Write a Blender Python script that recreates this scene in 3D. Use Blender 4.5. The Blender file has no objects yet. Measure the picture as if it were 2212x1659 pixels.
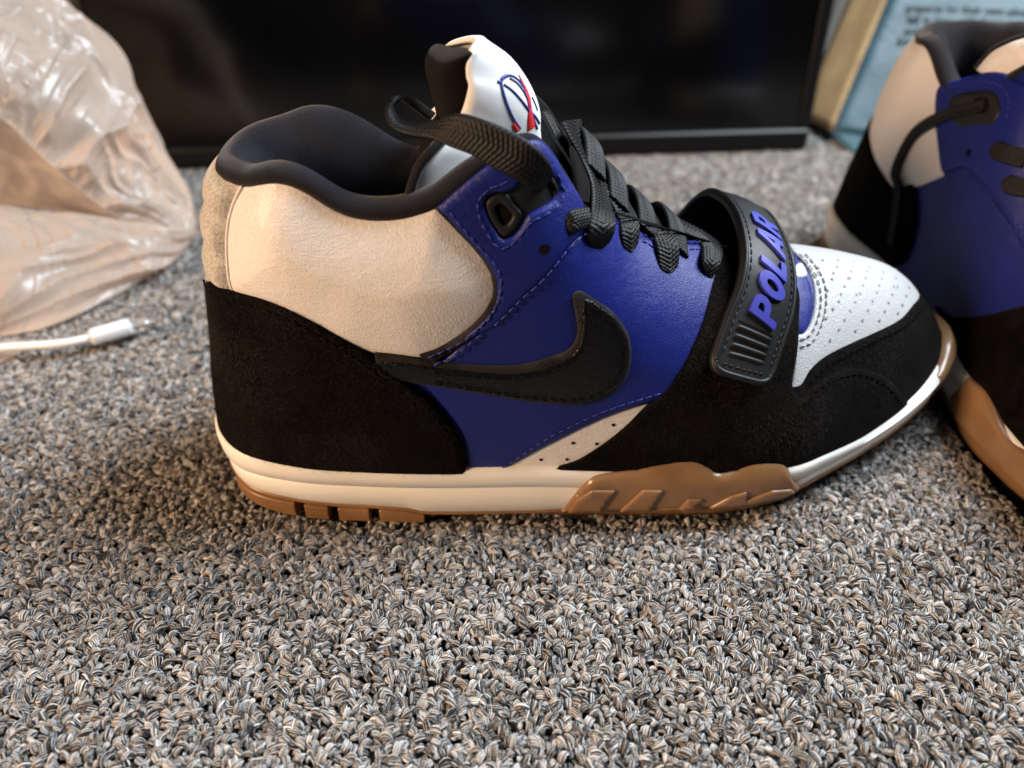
import bpy, bmesh, math, random
import numpy as np
from mathutils import Vector, Matrix, noise as mnoise
from mathutils.bvhtree import BVHTree
from mathutils.geometry import delaunay_2d_cdt

random.seed(7); rng = np.random.default_rng(7)
SC = bpy.context.scene
COL = SC.collection
R = math.radians

# ------------------------------------------------------------------ camera, world, lamps, exposure
PITCH, CAM_H, FPX = 38.0, 205.0, 1671.0          # degrees, mm, focal length in 2212-px-wide picture units
cam_d = bpy.data.cameras.new('camera'); cam = bpy.data.objects.new('camera', cam_d); COL.objects.link(cam)
cam.location = (0, 0, CAM_H/1000); cam.rotation_euler = (R(90-PITCH), 0, 0)
cam_d.sensor_width = 36; cam_d.lens = 36*FPX/2212; cam_d.clip_start = .01; cam_d.clip_end = 50
cam_d.dof.use_dof = True; cam_d.dof.focus_distance = .236; cam_d.dof.aperture_fstop = 6.8
SC.camera = cam
SC.view_settings.view_transform = 'Standard'; SC.view_settings.look = 'None'
SC.view_settings.exposure = 0; SC.view_settings.gamma = 1
SC.cycles.use_denoising = True; SC.cycles.max_bounces = 8
try: SC.cycles.denoiser = 'OPENIMAGEDENOISE'
except Exception: pass

world = bpy.data.worlds.new('World'); SC.world = world; world.use_nodes = True
bg = world.node_tree.nodes['Background']; bg.inputs[0].default_value = (.9, .92, 1, 1); bg.inputs[1].default_value = .02

def area_lamp(name, loc, aim, size, power, color, size_y=None):
    l = bpy.data.lights.new(name, 'AREA'); o = bpy.data.objects.new(name, l); COL.objects.link(o)
    l.energy = power; l.color = color; l.size = size
    if size_y: l.shape = 'RECTANGLE'; l.size_y = size_y
    o.location = loc; o.rotation_euler = (Vector(aim)-Vector(loc)).to_track_quat('-Z', 'Y').to_euler()
    return o
area_lamp('window_light', (.64, .46, .90), (.0, .2, .05), .48, 28, (.86, .93, 1.0), .6)
area_lamp('room_lamp', (-.80, -.20, .38), (0, .22, .05), .20, 12.2, (1.0, .66, .41))

# ------------------------------------------------------------------ picture rays (used to place traced outlines on the real surfaces)
_p = R(PITCH); FW = np.array([0, math.cos(_p), -math.sin(_p)]); UP = np.array([0, math.sin(_p), math.cos(_p)]); RT = np.array([1., 0, 0])
CAMP = np.array([0, 0, CAM_H])
def ray(px, py):
    d = FW*FPX + RT*(px-1106) - UP*(py-829.5)
    return d/np.linalg.norm(d)
def on_y(px, py, y): d = ray(px, py); return CAMP + d*(y/d[1])
def on_z(px, py, z): d = ray(px, py); return CAMP + d*((z-CAM_H)/d[2])
def to_px(P):
    P = np.asarray(P, float)-CAMP; dep = P@FW
    return np.stack([1106+FPX*(P@RT)/dep, 829.5-FPX*(P@UP)/dep], -1)
REG = dict(A=(650, 80, .5877), B=(650, 550, .5877), C=(1500, 350, .45208), D=(2200, 600, .49729), E=(700, 1100, .5425),
           F=(1800, 1200, .67812), G=(0, 0, .81384), H=(2700, 0, .36166), I=(2700, 500, .78354), T=(1350, 100, .36162),
           S=(1350, 950, .40687), K=(2250, 620, .22604), P=(0, 0, 3500/2212))
def zz(reg, pts):
    ox, oy, k = REG[reg]
    return [tuple([(ox+k*p[0])*.632, (oy+k*p[1])*.632] + list(p[2:])) for p in pts]

def catmull(P, n=8, closed=False):
    P = np.asarray(P, float)
    if len(P) < 3 and not closed:
        t = np.linspace(0, 1, n*(len(P)-1)+1)[:, None]; return P[0]*(1-t)+P[-1]*t
    if closed: Q = np.concatenate([P[-1:], P, P[:2]])
    else: Q = np.concatenate([[2*P[0]-P[1]], P, [2*P[-1]-P[-2]]])
    out = []
    for i in range(len(Q)-3):
        p0, p1, p2, p3 = Q[i:i+4]
        l0 = max(np.linalg.norm(p1-p0), 1e-6)**.5; l1 = max(np.linalg.norm(p2-p1), 1e-6)**.5; l2 = max(np.linalg.norm(p3-p2), 1e-6)**.5
        t = np.linspace(0, l1, n, endpoint=False)[:, None]; t0, t1, t2, t3 = -l0, 0, l1, l1+l2
        A1 = (t1-t)/(t1-t0)*p0+(t-t0)/(t1-t0)*p1; A2 = (t2-t)/(t2-t1)*p1+(t-t1)/(t2-t1)*p2; A3 = (t3-t)/(t3-t2)*p2+(t-t2)/(t3-t2)*p3
        B1 = (t2-t)/(t2-t0)*A1+(t-t0)/(t2-t0)*A2; B2 = (t3-t)/(t3-t1)*A2+(t-t1)/(t3-t1)*A3
        out.append((t2-t)/(t2-t1)*B1+(t-t1)/(t2-t1)*B2)
    out = np.concatenate(out)
    if not closed: out = np.concatenate([out, P[-1:]])
    return out
def resample(P, step, closed=False):
    P = np.asarray(P, float)
    if closed: P = np.concatenate([P, P[:1]])
    s = np.concatenate([[0], np.cumsum(np.linalg.norm(np.diff(P, axis=0), axis=1))])
    n = max(2, int(round(s[-1]/step)))
    t = np.linspace(0, s[-1], n+1)
    Q = np.stack([np.interp(t, s, P[:, i]) for i in range(P.shape[1])], 1)
    return Q[:-1] if closed else Q
def unit(v): return v/np.maximum(np.linalg.norm(v, axis=-1, keepdims=True), 1e-9)
def inside2d(pts, poly):
    x, y = pts[:, 0:1], pts[:, 1:2]; a = poly; b = np.roll(poly, -1, 0)
    c = ((a[None, :, 1] > y) != (b[None, :, 1] > y))
    with np.errstate(divide='ignore', invalid='ignore'):
        xi = a[None, :, 0]+(y-a[None, :, 1])/(b[None, :, 1]-a[None, :, 1])*(b[None, :, 0]-a[None, :, 0])
    return (np.sum(c & (x < xi), 1) % 2) == 1
def smooth01(x): x = np.clip(x, 0, 1); return x*x*(3-2*x)

# ------------------------------------------------------------------ object helpers
def prop(o, label=None, cat=None, group=None, kind=None):
    if label: o['label'] = label
    if cat: o['category'] = cat
    if group: o['group'] = group
    if kind: o['kind'] = kind
    return o
def empty(name, loc=(0, 0, 0)):
    o = bpy.data.objects.new(name, None); o.empty_display_size = .02; o.location = loc; COL.objects.link(o); return o
def mesh_obj(name, V, F, mat, parent=None, smooth=True, uv=None, scale=.001):
    me = bpy.data.meshes.new(name); V = np.asarray(V, float)*scale
    q = parent
    while q is not None: V = V-np.array(q.location); q = q.parent
    me.from_pydata([tuple(v) for v in V], [], [tuple(int(i) for i in f) for f in F]); me.update()
    if smooth: me.polygons.foreach_set('use_smooth', [True]*len(me.polygons))
    if uv is not None:
        l = me.uv_layers.new(name='UVMap'); idx = np.empty(len(me.loops), int); me.loops.foreach_get('vertex_index', idx)
        l.data.foreach_set('uv', np.asarray(uv, np.float32)[idx].ravel())
    me.materials.append(mat)
    o = bpy.data.objects.new(name, me); COL.objects.link(o)
    if parent is not None: o.parent = parent
    return o
def fix_normals(o):
    bm = bmesh.new(); bm.from_mesh(o.data); bmesh.ops.recalc_face_normals(bm, faces=bm.faces); bm.to_mesh(o.data); bm.free(); return o
def grid_faces(n, m, close_m=False):
    F = []
    for i in range(n-1):
        for j in range(m if close_m else m-1):
            k = (j+1) % m; F.append((i*m+j, i*m+k, (i+1)*m+k, (i+1)*m+j))
    return F
class Acc:                                        # collects pieces of ONE mesh
    def __init__(s): s.V = []; s.F = []; s.n = 0
    def add(s, V, F):
        V = np.asarray(V, float); s.V.append(V); s.F += [tuple(i+s.n for i in f) for f in F]; s.n += len(V)
    def build(s, name, mat, parent=None, smooth=True): return mesh_obj(name, np.concatenate(s.V), s.F, mat, parent, smooth)
def tube(path, rad, n=6, cap=True):
    P = np.asarray(path, float); T = unit(np.gradient(P, axis=0)); up = np.array([0.13, 0.31, 1.]);
    A = unit(np.cross(T, up)); B = np.cross(T, A); rad = np.broadcast_to(np.asarray(rad, float), (len(P),))
    a = np.arange(n)*2*math.pi/n
    V = P[:, None]+rad[:, None, None]*(np.cos(a)[None, :, None]*A[:, None]+np.sin(a)[None, :, None]*B[:, None])
    V = V.reshape(-1, 3); F = grid_faces(len(P), n, True)
    if cap: F += [tuple(range(n))[::-1], tuple(range((len(P)-1)*n, len(P)*n))]
    return V, F

# ------------------------------------------------------------------ materials
def mat(name, color, rough=.5, spec=.5, sheen=0, coat=0, sss=0, trans=0, metal=0):
    m = bpy.data.materials.new(name); m.use_nodes = True; b = m.node_tree.nodes['Principled BSDF']
    b.inputs['Base Color'].default_value = (*color, 1); b.inputs['Roughness'].default_value = rough
    b.inputs['Specular IOR Level'].default_value = spec; b.inputs['Metallic'].default_value = metal
    if sheen: b.inputs['Sheen Weight'].default_value = sheen; b.inputs['Sheen Roughness'].default_value = .4
    if coat: b.inputs['Coat Weight'].default_value = coat; b.inputs['Coat Roughness'].default_value = .25
    if sss:
        b.inputs['Subsurface Weight'].default_value = sss; b.inputs['Subsurface Scale'].default_value = .003
        b.inputs['Subsurface Radius'].default_value = (1, .6, .35)
    if trans: b.inputs['Transmission Weight'].default_value = trans
    return m
def N(m, t, **kw):
    n = m.node_tree.nodes.new(t)
    for k, v in kw.items():
        if k in n.inputs: n.inputs[k].default_value = v
        else: setattr(n, k, v)
    return n
def L(m, a, b): m.node_tree.links.new(a, b)
def bsdf(m): return m.node_tree.nodes['Principled BSDF']
def coords(m, scale=(1, 1, 1)):
    tc = N(m, 'ShaderNodeTexCoord'); mp = N(m, 'ShaderNodeMapping'); mp.inputs['Scale'].default_value = scale
    L(m, tc.outputs['Object'], mp.inputs['Vector']); return mp.outputs['Vector']
def bump(m, layers):
    """layers: (height socket, strength, distance in metres)"""
    prev = None
    for h, s, d in layers:
        b = N(m, 'ShaderNodeBump'); b.inputs['Strength'].default_value = s; b.inputs['Distance'].default_value = d
        L(m, h, b.inputs['Height'])
        if prev: L(m, prev.outputs[0], b.inputs['Normal'])
        prev = b
    L(m, prev.outputs[0], bsdf(m).inputs['Normal'])
def ramp(m, fac, stops):
    r = N(m, 'ShaderNodeValToRGB'); e = r.color_ramp.elements
    while len(e) < len(stops): e.new(.5)
    for i, (p, c) in enumerate(stops): e[i].position = p; e[i].color = (*c, 1)
    L(m, fac, r.inputs[0]); return r.outputs[0]
def noise_tex(m, vec, scale, detail=3, rough=.55, dist=0):
    n = N(m, 'ShaderNodeTexNoise'); n.inputs['Scale'].default_value = scale; n.inputs['Detail'].default_value = detail
    n.inputs['Roughness'].default_value = rough; n.inputs['Distortion'].default_value = dist; L(m, vec, n.inputs['Vector']); return n.outputs['Fac']
def voro(m, vec, scale, feature='F1', rand=1):
    n = N(m, 'ShaderNodeTexVoronoi', feature=feature); n.inputs['Scale'].default_value = scale; n.inputs['Randomness'].default_value = rand
    L(m, vec, n.inputs['Vector']); return n.outputs['Distance']
def vary(m, color, amount, scale, tint=None):
    v = coords(m); f = noise_tex(m, v, scale, 4)
    c1 = tuple(c*(1-amount) for c in color); c2 = tint or tuple(c*(1+amount) for c in color)
    L(m, ramp(m, f, [(.3, c1), (.7, c2)]), bsdf(m).inputs['Base Color'])

def leather(name, color, rough, stretch=(1, 1, 1), pebble=800, depth=.00025, strength=.5, coat=0, amount=.08, wrinkle=0):
    m = mat(name, color, rough, .5, coat=coat); v = coords(m, stretch)
    d = noise_tex(m, v, pebble*.5, 2); mx = N(m, 'ShaderNodeMix', data_type='VECTOR'); mx.inputs[0].default_value = .0006
    vec = N(m, 'ShaderNodeVectorMath', operation='ADD'); L(m, v, vec.inputs[0])
    sc = N(m, 'ShaderNodeVectorMath', operation='SCALE'); n2 = N(m, 'ShaderNodeTexNoise'); n2.inputs['Scale'].default_value = 400; L(m, v, n2.inputs['Vector'])
    L(m, n2.outputs['Color'], sc.inputs[0]); sc.inputs['Scale'].default_value = .0012; L(m, sc.outputs[0], vec.inputs[1])
    cell = voro(m, vec.outputs[0], pebble, 'DISTANCE_TO_EDGE')
    mr = N(m, 'ShaderNodeMapRange'); mr.inputs['From Max'].default_value = .25; L(m, cell, mr.inputs['Value'])
    fine = noise_tex(m, v, 2600, 2); big = noise_tex(m, v, 90, 3)
    wr = [(noise_tex(m, coords(m, (.55, .55, 2.0)), 520, 4, .55, .6), wrinkle, .0006)] if wrinkle else []
    bump(m, wr+[(big, .25, .0012), (mr.outputs[0], strength, depth), (fine, .25, .0001)])
    vary(m, color, amount, 60)
    return m
MAT = {}
MAT['blue'] = leather('blue_leather', (.006, .014, .168), .42, (1, 1, 1.3), 1500, .00014, .38); bsdf(MAT['blue']).inputs['Specular IOR Level'].default_value = .38
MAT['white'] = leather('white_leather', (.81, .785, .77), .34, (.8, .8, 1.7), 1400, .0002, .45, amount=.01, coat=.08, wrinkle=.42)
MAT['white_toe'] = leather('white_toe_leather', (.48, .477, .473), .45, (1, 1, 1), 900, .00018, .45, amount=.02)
MAT['black_leather'] = leather('black_leather', (.003, .003, .0035), .30, (1, 1, 1), 1100, .0002, .4); bsdf(MAT['black_leather']).inputs['Specular IOR Level'].default_value = .40
def suede(name, c1, c2, sheen=.15):
    m = mat(name, c1, .95, .04, sheen=sheen); v = coords(m); bsdf(m).inputs['Sheen Tint'].default_value = (.8, .72, .66, 1)
    big = noise_tex(m, v, 55, 4, .6, 1.2); fine = noise_tex(m, v, 1700, 3, .7)
    L(m, ramp(m, big, [(.35, c1), (.72, c2)]), bsdf(m).inputs['Base Color'])
    bump(m, [(big, .3, .0012), (fine, .8, .0004)])
    return m
MAT['suede'] = suede('black_suede', (.0022, .002, .002), (.0075, .0058, .005), .02)
MAT['suede_edge'] = suede('raw_leather_edge', (.014, .013, .013), (.045, .042, .041), .1)
MAT['heel_tab'] = suede('grey_heel_suede', (.46, .44, .41), (.62, .60, .56), .3)
m = MAT['heel_tab']; L(m, ramp(m, noise_tex(m, coords(m), 1100, 3, .7), [(.36, (.36, .345, .32)), (.52, (.53, .51, .475)), (.7, (.68, .66, .62))]), bsdf(m).inputs['Base Color'])
MAT['lining'] = suede('charcoal_fleece', (.015, .015, .0185), (.021, .021, .026), .3)
MAT['tongue_fleece'] = suede('dark_tongue_fleece', (.008, .007, .007), (.012, .011, .011), .1)
MAT['rubber'] = mat('black_rubber', (.010, .0115, .013), .5, .35)
v = coords(MAT['rubber']); bump(MAT['rubber'], [(noise_tex(MAT['rubber'], v, 1500, 2), .25, .0002)])
MAT['blue_rubber'] = mat('blue_rubber', (.036, .045, .36), .5, .4)
MAT['thread_blue'] = mat('blue_thread', (.018, .024, .22), .5, .5)
MAT['thread_black'] = mat('black_thread', (.008, .008, .008), .6, .4)
MAT['thread_dark'] = mat('dark_thread', (.0035, .003, .003), .9, .05)
MAT['thread_grey'] = mat('white_thread', (.55, .53, .5), .6, .4)
MAT['hole'] = mat('perforation_shadow', (.007, .006, .0055), .9, .05)  # near-black colour painted for the shade inside holes and slots
MAT['midsole'] = mat('cream_midsole', (.79, .765, .71), .42, .4, sss=.15)
v = coords(MAT['midsole'], (1, 1, 3)); bump(MAT['midsole'], [(noise_tex(MAT['midsole'], v, 60, 4), .25, .0008), (noise_tex(MAT['midsole'], v, 900, 2), .2, .00012)])
vary(MAT['midsole'], (.86, .84, .79), .04, 40)
MAT['gum'] = mat('gum_rubber', (.26, .142, .062), .3, .5, sss=.45, coat=.15)
vary(MAT['gum'], (.235, .125, .053), .14, 50, (.31, .175, .082))
MAT['lace'] = mat('black_lace', (.004, .004, .0045), .55, .32)
v = coords(MAT['lace']); bump(MAT['lace'], [(noise_tex(MAT['lace'], v, 2600, 2), .5, .0002)])
MAT['fabric'] = mat('white_woven_fabric', (.86, .86, .86), .55, .4, sheen=.2)
m = MAT['fabric']; v = coords(m); w = N(m, 'ShaderNodeTexWave', wave_type='BANDS', bands_direction='DIAGONAL'); w.inputs['Scale'].default_value = 420; w.inputs['Distortion'].default_value = .4
L(m, v, w.inputs['Vector']); bump(m, [(noise_tex(m, v, 70, 2), .3, .0015), (w.outputs['Fac'], .08, .00010)])
# ------------------------------------------------------------------ the shoe's solid form (mm, right shoe: heel at -x, toe at +x, outer side at -y)
SOLE = [(-106, 222), (-103.5, 206), (-93, 192.5), (-74, 186.5), (-50, 184.5), (-25, 183.8), (20, 185.0), (62, 185), (80, 185.8), (97, 189.5), (109, 195.5), (126, 205), (142, 215),
        (159, 229), (170, 242), (174.5, 255), (172, 269), (160, 282), (140, 290), (105, 291), (65, 285), (20, 271), (-30, 261), (-65, 260), (-90, 253), (-103, 239)]
SOLE = resample(catmull(SOLE, 12, True), 1.2, True)
def table(xs, ys, lo, hi, w=7):
    X = np.arange(lo-40, hi+41.); Y = np.interp(X, xs, ys)
    # linear extrapolation outside
    Y = np.where(X < xs[0], ys[0]+(X-xs[0])*(ys[1]-ys[0])/(xs[1]-xs[0]), Y); Y = np.where(X > xs[-1], ys[-1]+(X-xs[-1])*(ys[-1]-ys[-2])/(xs[-1]-xs[-2]), Y)
    k = np.hanning(2*w+3)[1:-1]; k /= k.sum(); Y = np.convolve(np.pad(Y, w, mode='edge'), k, 'valid')
    return lambda x: np.interp(x, X, Y)
ridge = table([-40, 0, 6, 13, 24, 36, 50, 64, 84, 100, 120, 139, 152, 165, 180], [175, 158, 142, 128, 110, 95, 87, 81, 75, 72, 67.5, 62, 56, 48, 38], -140, 220, 6)
yc_of = table([-100, 0, 20, 60, 120, 170], [222, 226, 229, 237, 248, 256], -140, 220, 12)
in_back = table([20, 28, 45, 60, 75, 85, 98, 107, 114, 125, 150], [1.8, 3.2, 5.4, 8.2, 10.6, 12.2, 14.6, 17, 21, 26.5, 40], 0, 200, 4)
in_side = table([20, 28, 45, 60, 75, 98, 114, 150], [2.2, 2.4, 2.6, 3.2, 4.8, 8, 11.5, 18], 0, 200, 7)
in_fore = table([15, 22, 35, 45, 60, 75, 90], [2.5, 2.6, 5, 8.5, 15, 24, 36], 0, 200, 5)
zbite = table([-106, -90, -50, 0, 50, 90, 124, 157, 180], [28, 27, 26, 25.5, 23, 22, 21.5, 27.5, 33], -140, 220, 8)
zbot = table([-106, -95, -80, -60, 0, 70, 96, 124, 142, 160, 178], [4, 2, 0, 0, 0, 0, 3.5, 9.5, 13.5, 16, 18], -140, 220, 5)
G0 = np.array([-124., 164., 10.]); GH = 1.5
GN = (212, 98, 108)
_gx = G0[0]+GH*np.arange(GN[0]); _gy = G0[1]+GH*np.arange(GN[1]); _gz = G0[2]+GH*np.arange(GN[2])
def dist2poly(P, poly):
    out = np.empty(len(P)); A = poly; B = np.roll(poly, -1, 0); D = B-A; DD = (D*D).sum(1)
    for s in range(0, len(P), 4000):
        p = P[s:s+4000]; W = p[:, None]-A[None]; t = np.clip((W*D[None]).sum(2)/DD, 0, 1)
        out[s:s+4000] = np.sqrt((((W-t[..., None]*D[None])**2).sum(2)).min(1))
    return np.where(inside2d(P, poly), -out, out)
_XY = np.stack(np.meshgrid(_gx, _gy, indexing='ij'), -1)
_dM = dist2poly(_XY.reshape(-1, 2), SOLE[::2]).reshape(GN[0], GN[1])
def _smax(a, b, k): h = np.maximum(k-np.abs(a-b), 0)/k; return np.maximum(a, b)+h*h*k/4
_X, _Y, _Z = _gx[:, None, None], _gy[None, :, None], _gz[None, None, :]
_hw = smooth01((-58-_X)/40); _fw = smooth01((_X-5)/75)
_ins = in_back(_Z)*_hw+in_side(_Z)*(1-_hw)*(1-_fw)+in_fore(_Z)*_fw
_wall = _dM[:, :, None]+_ins
_slope = (ridge(_gx+2)-ridge(_gx-2))/4
_roof = (_Z-ridge(_X)+.0105*(_Y-yc_of(_X))**2)/np.sqrt(1+_slope**2)[:, None, None]
FIELD = _smax(_wall, _roof, (14+10*smooth01((_X-60)/70)))
def fsample(P):
    q = (np.asarray(P, float)-G0)/GH; q = np.clip(q, 0, np.array(GN)-1.001); i = q.astype(int); f = q-i
    o = 0
    for dx in (0, 1):
        for dy in (0, 1):
            for dz in (0, 1):
                o = o+np.where(dx, f[:, 0], 1-f[:, 0])*np.where(dy, f[:, 1], 1-f[:, 1])*np.where(dz, f[:, 2], 1-f[:, 2])*FIELD[i[:, 0]+dx, i[:, 1]+dy, i[:, 2]+dz]
    return o
def fnormal(P, h=2.2):
    P = np.asarray(P, float); g = np.stack([fsample(P+np.eye(3)[a]*h)-fsample(P-np.eye(3)[a]*h) for a in range(3)], 1)
    return unit(g)
def surface_nets(F):
    s = F < 0; n = F.shape
    cor = [(a, b, c) for a in (0, 1) for b in (0, 1) for c in (0, 1)]
    cnt = sum(s[a:n[0]-1+a, b:n[1]-1+b, c:n[2]-1+c].astype(int) for a, b, c in cor)
    cells = np.argwhere((cnt > 0) & (cnt < 8)); idm = -np.ones((n[0]-1, n[1]-1, n[2]-1), int); idm[tuple(cells.T)] = np.arange(len(cells))
    acc = np.zeros((len(cells), 3)); k = np.zeros(len(cells))
    for a in cor:
        for ax in range(3):
            if a[ax] == 0:
                b = list(a); b[ax] = 1
                fa = F[tuple((cells+a).T)]; fb = F[tuple((cells+np.array(b)).T)]; c = (fa < 0) != (fb < 0)
                t = np.where(c, fa/np.where(c, fa-fb, 1), 0); p = np.array(a, float)[None]+t[:, None]*np.eye(3)[ax]
                acc += p*c[:, None]; k += c
    V = G0+GH*(cells+acc/k[:, None])
    Q = []
    for ax in range(3):
        sl = [slice(None)]*3; sl2 = [slice(None)]*3; sl[ax] = slice(0, -1); sl2[ax] = slice(1, None)
        ch = np.argwhere(s[tuple(sl)] != s[tuple(sl2)]); o1, o2 = [(1, 2), (2, 0), (0, 1)][ax]
        ok = (ch[:, o1] > 0) & (ch[:, o2] > 0) & (ch[:, o1] < n[o1]-1) & (ch[:, o2] < n[o2]-1); ch = ch[ok]
        def at(d1, d2):
            c = ch.copy(); c[:, o1] -= d1; c[:, o2] -= d2; return idm[tuple(c.T)]
        q = np.stack([at(1, 1), at(0, 1), at(0, 0), at(1, 0)], 1); flip = ~s[tuple(ch.T)]
        q[flip] = q[flip][:, ::-1]; Q.append(q)
    return V, np.concatenate(Q)
UV_, UF_ = surface_nets(FIELD)
UN_ = fnormal(UV_)
# midsole rings: outline moved outward/inward along its normal
_t = np.roll(SOLE, -1, 0)-np.roll(SOLE, 1, 0); SOLE_N = unit(np.stack([_t[:, 1], -_t[:, 0]], 1))
if np.mean(((SOLE+SOLE_N)-SOLE.mean(0))**2) < np.mean((SOLE-SOLE.mean(0))**2): SOLE_N = -SOLE_N
def sole_ring(off, zf): P = SOLE+SOLE_N*(off(SOLE) if callable(off) else off); return np.concatenate([P, zf(SOLE[:, 0])[:, None]], 1)
def gumtop(x): return np.interp(x, [-106, -60, -42, -36, -31, 10, 20, 60, 90, 124, 180], [9.5, 7.0, 6.6, 6.0, 4.4, 3.9, 4.6, 6, 8.5, 12, 21])
groove = lambda x: zbite(x)-np.interp(x, [-106, 20, 90, 130, 180], [10, 9, 8, 5, 5])
gd = lambda P: np.interp(P[:, 0:1], [85, 105], [1, .12])
MID_PROFILE = [(-4, lambda x: gumtop(x)-.5), (-1.2, lambda x: gumtop(x)), (-.3, lambda x: gumtop(x)+.8), (-.1, lambda x: gumtop(x)*.5+groove(x)*.5), (.1, lambda x: groove(x)-.9), (lambda P: -.9*gd(P), lambda x: groove(x)-.1), (lambda P: -1.4*gd(P), lambda x: groove(x)+.25), (lambda P: -.5*gd(P), lambda x: groove(x)+.6), (lambda P: .5+.5*gd(P), lambda x: groove(x)+1.5), (lambda P: .6+.7*gd(P), lambda x: groove(x)*.45+zbite(x)*.55),
               (lambda P: .6+.5*gd(P), lambda x: zbite(x)-2.4), (.4, lambda x: zbite(x)-1.0), (-.9, lambda x: zbite(x)-.2), (-2.4, lambda x: zbite(x)+.25), (-7, lambda x: zbite(x)-.5)]
MID_V = np.concatenate([sole_ring(o, f) for o, f in MID_PROFILE]); MID_F = grid_faces(len(MID_PROFILE), len(SOLE), True)
BVH_UP = BVHTree.FromPolygons([tuple(v) for v in UV_], [tuple(f) for f in UF_])
BVH_ALL = BVHTree.FromPolygons([tuple(v) for v in np.concatenate([UV_, MID_V])], [tuple(f) for f in UF_]+[tuple(i+len(UV_) for i in f) for f in MID_F])
CEN = np.array([30., 230., 22.])
def to2d(P, c=CEN): d = unit(P-c); return d[:, :2]/(1+d[:, 2:3])
def from2d(q): r2 = (q*q).sum(1, keepdims=True); return np.concatenate([2*q, 1-r2], 1)/(1+r2)
UP2D = to2d(UV_)
def outer_hit(D, bvh=None):
    bvh = bvh or BVH_UP; out = np.empty_like(D)
    for i, d in enumerate(D):
        h = bvh.ray_cast(Vector(CEN+d*400), Vector(-d)); out[i] = h[0] if h[0] is not None else CEN+d*60
    return out

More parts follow.
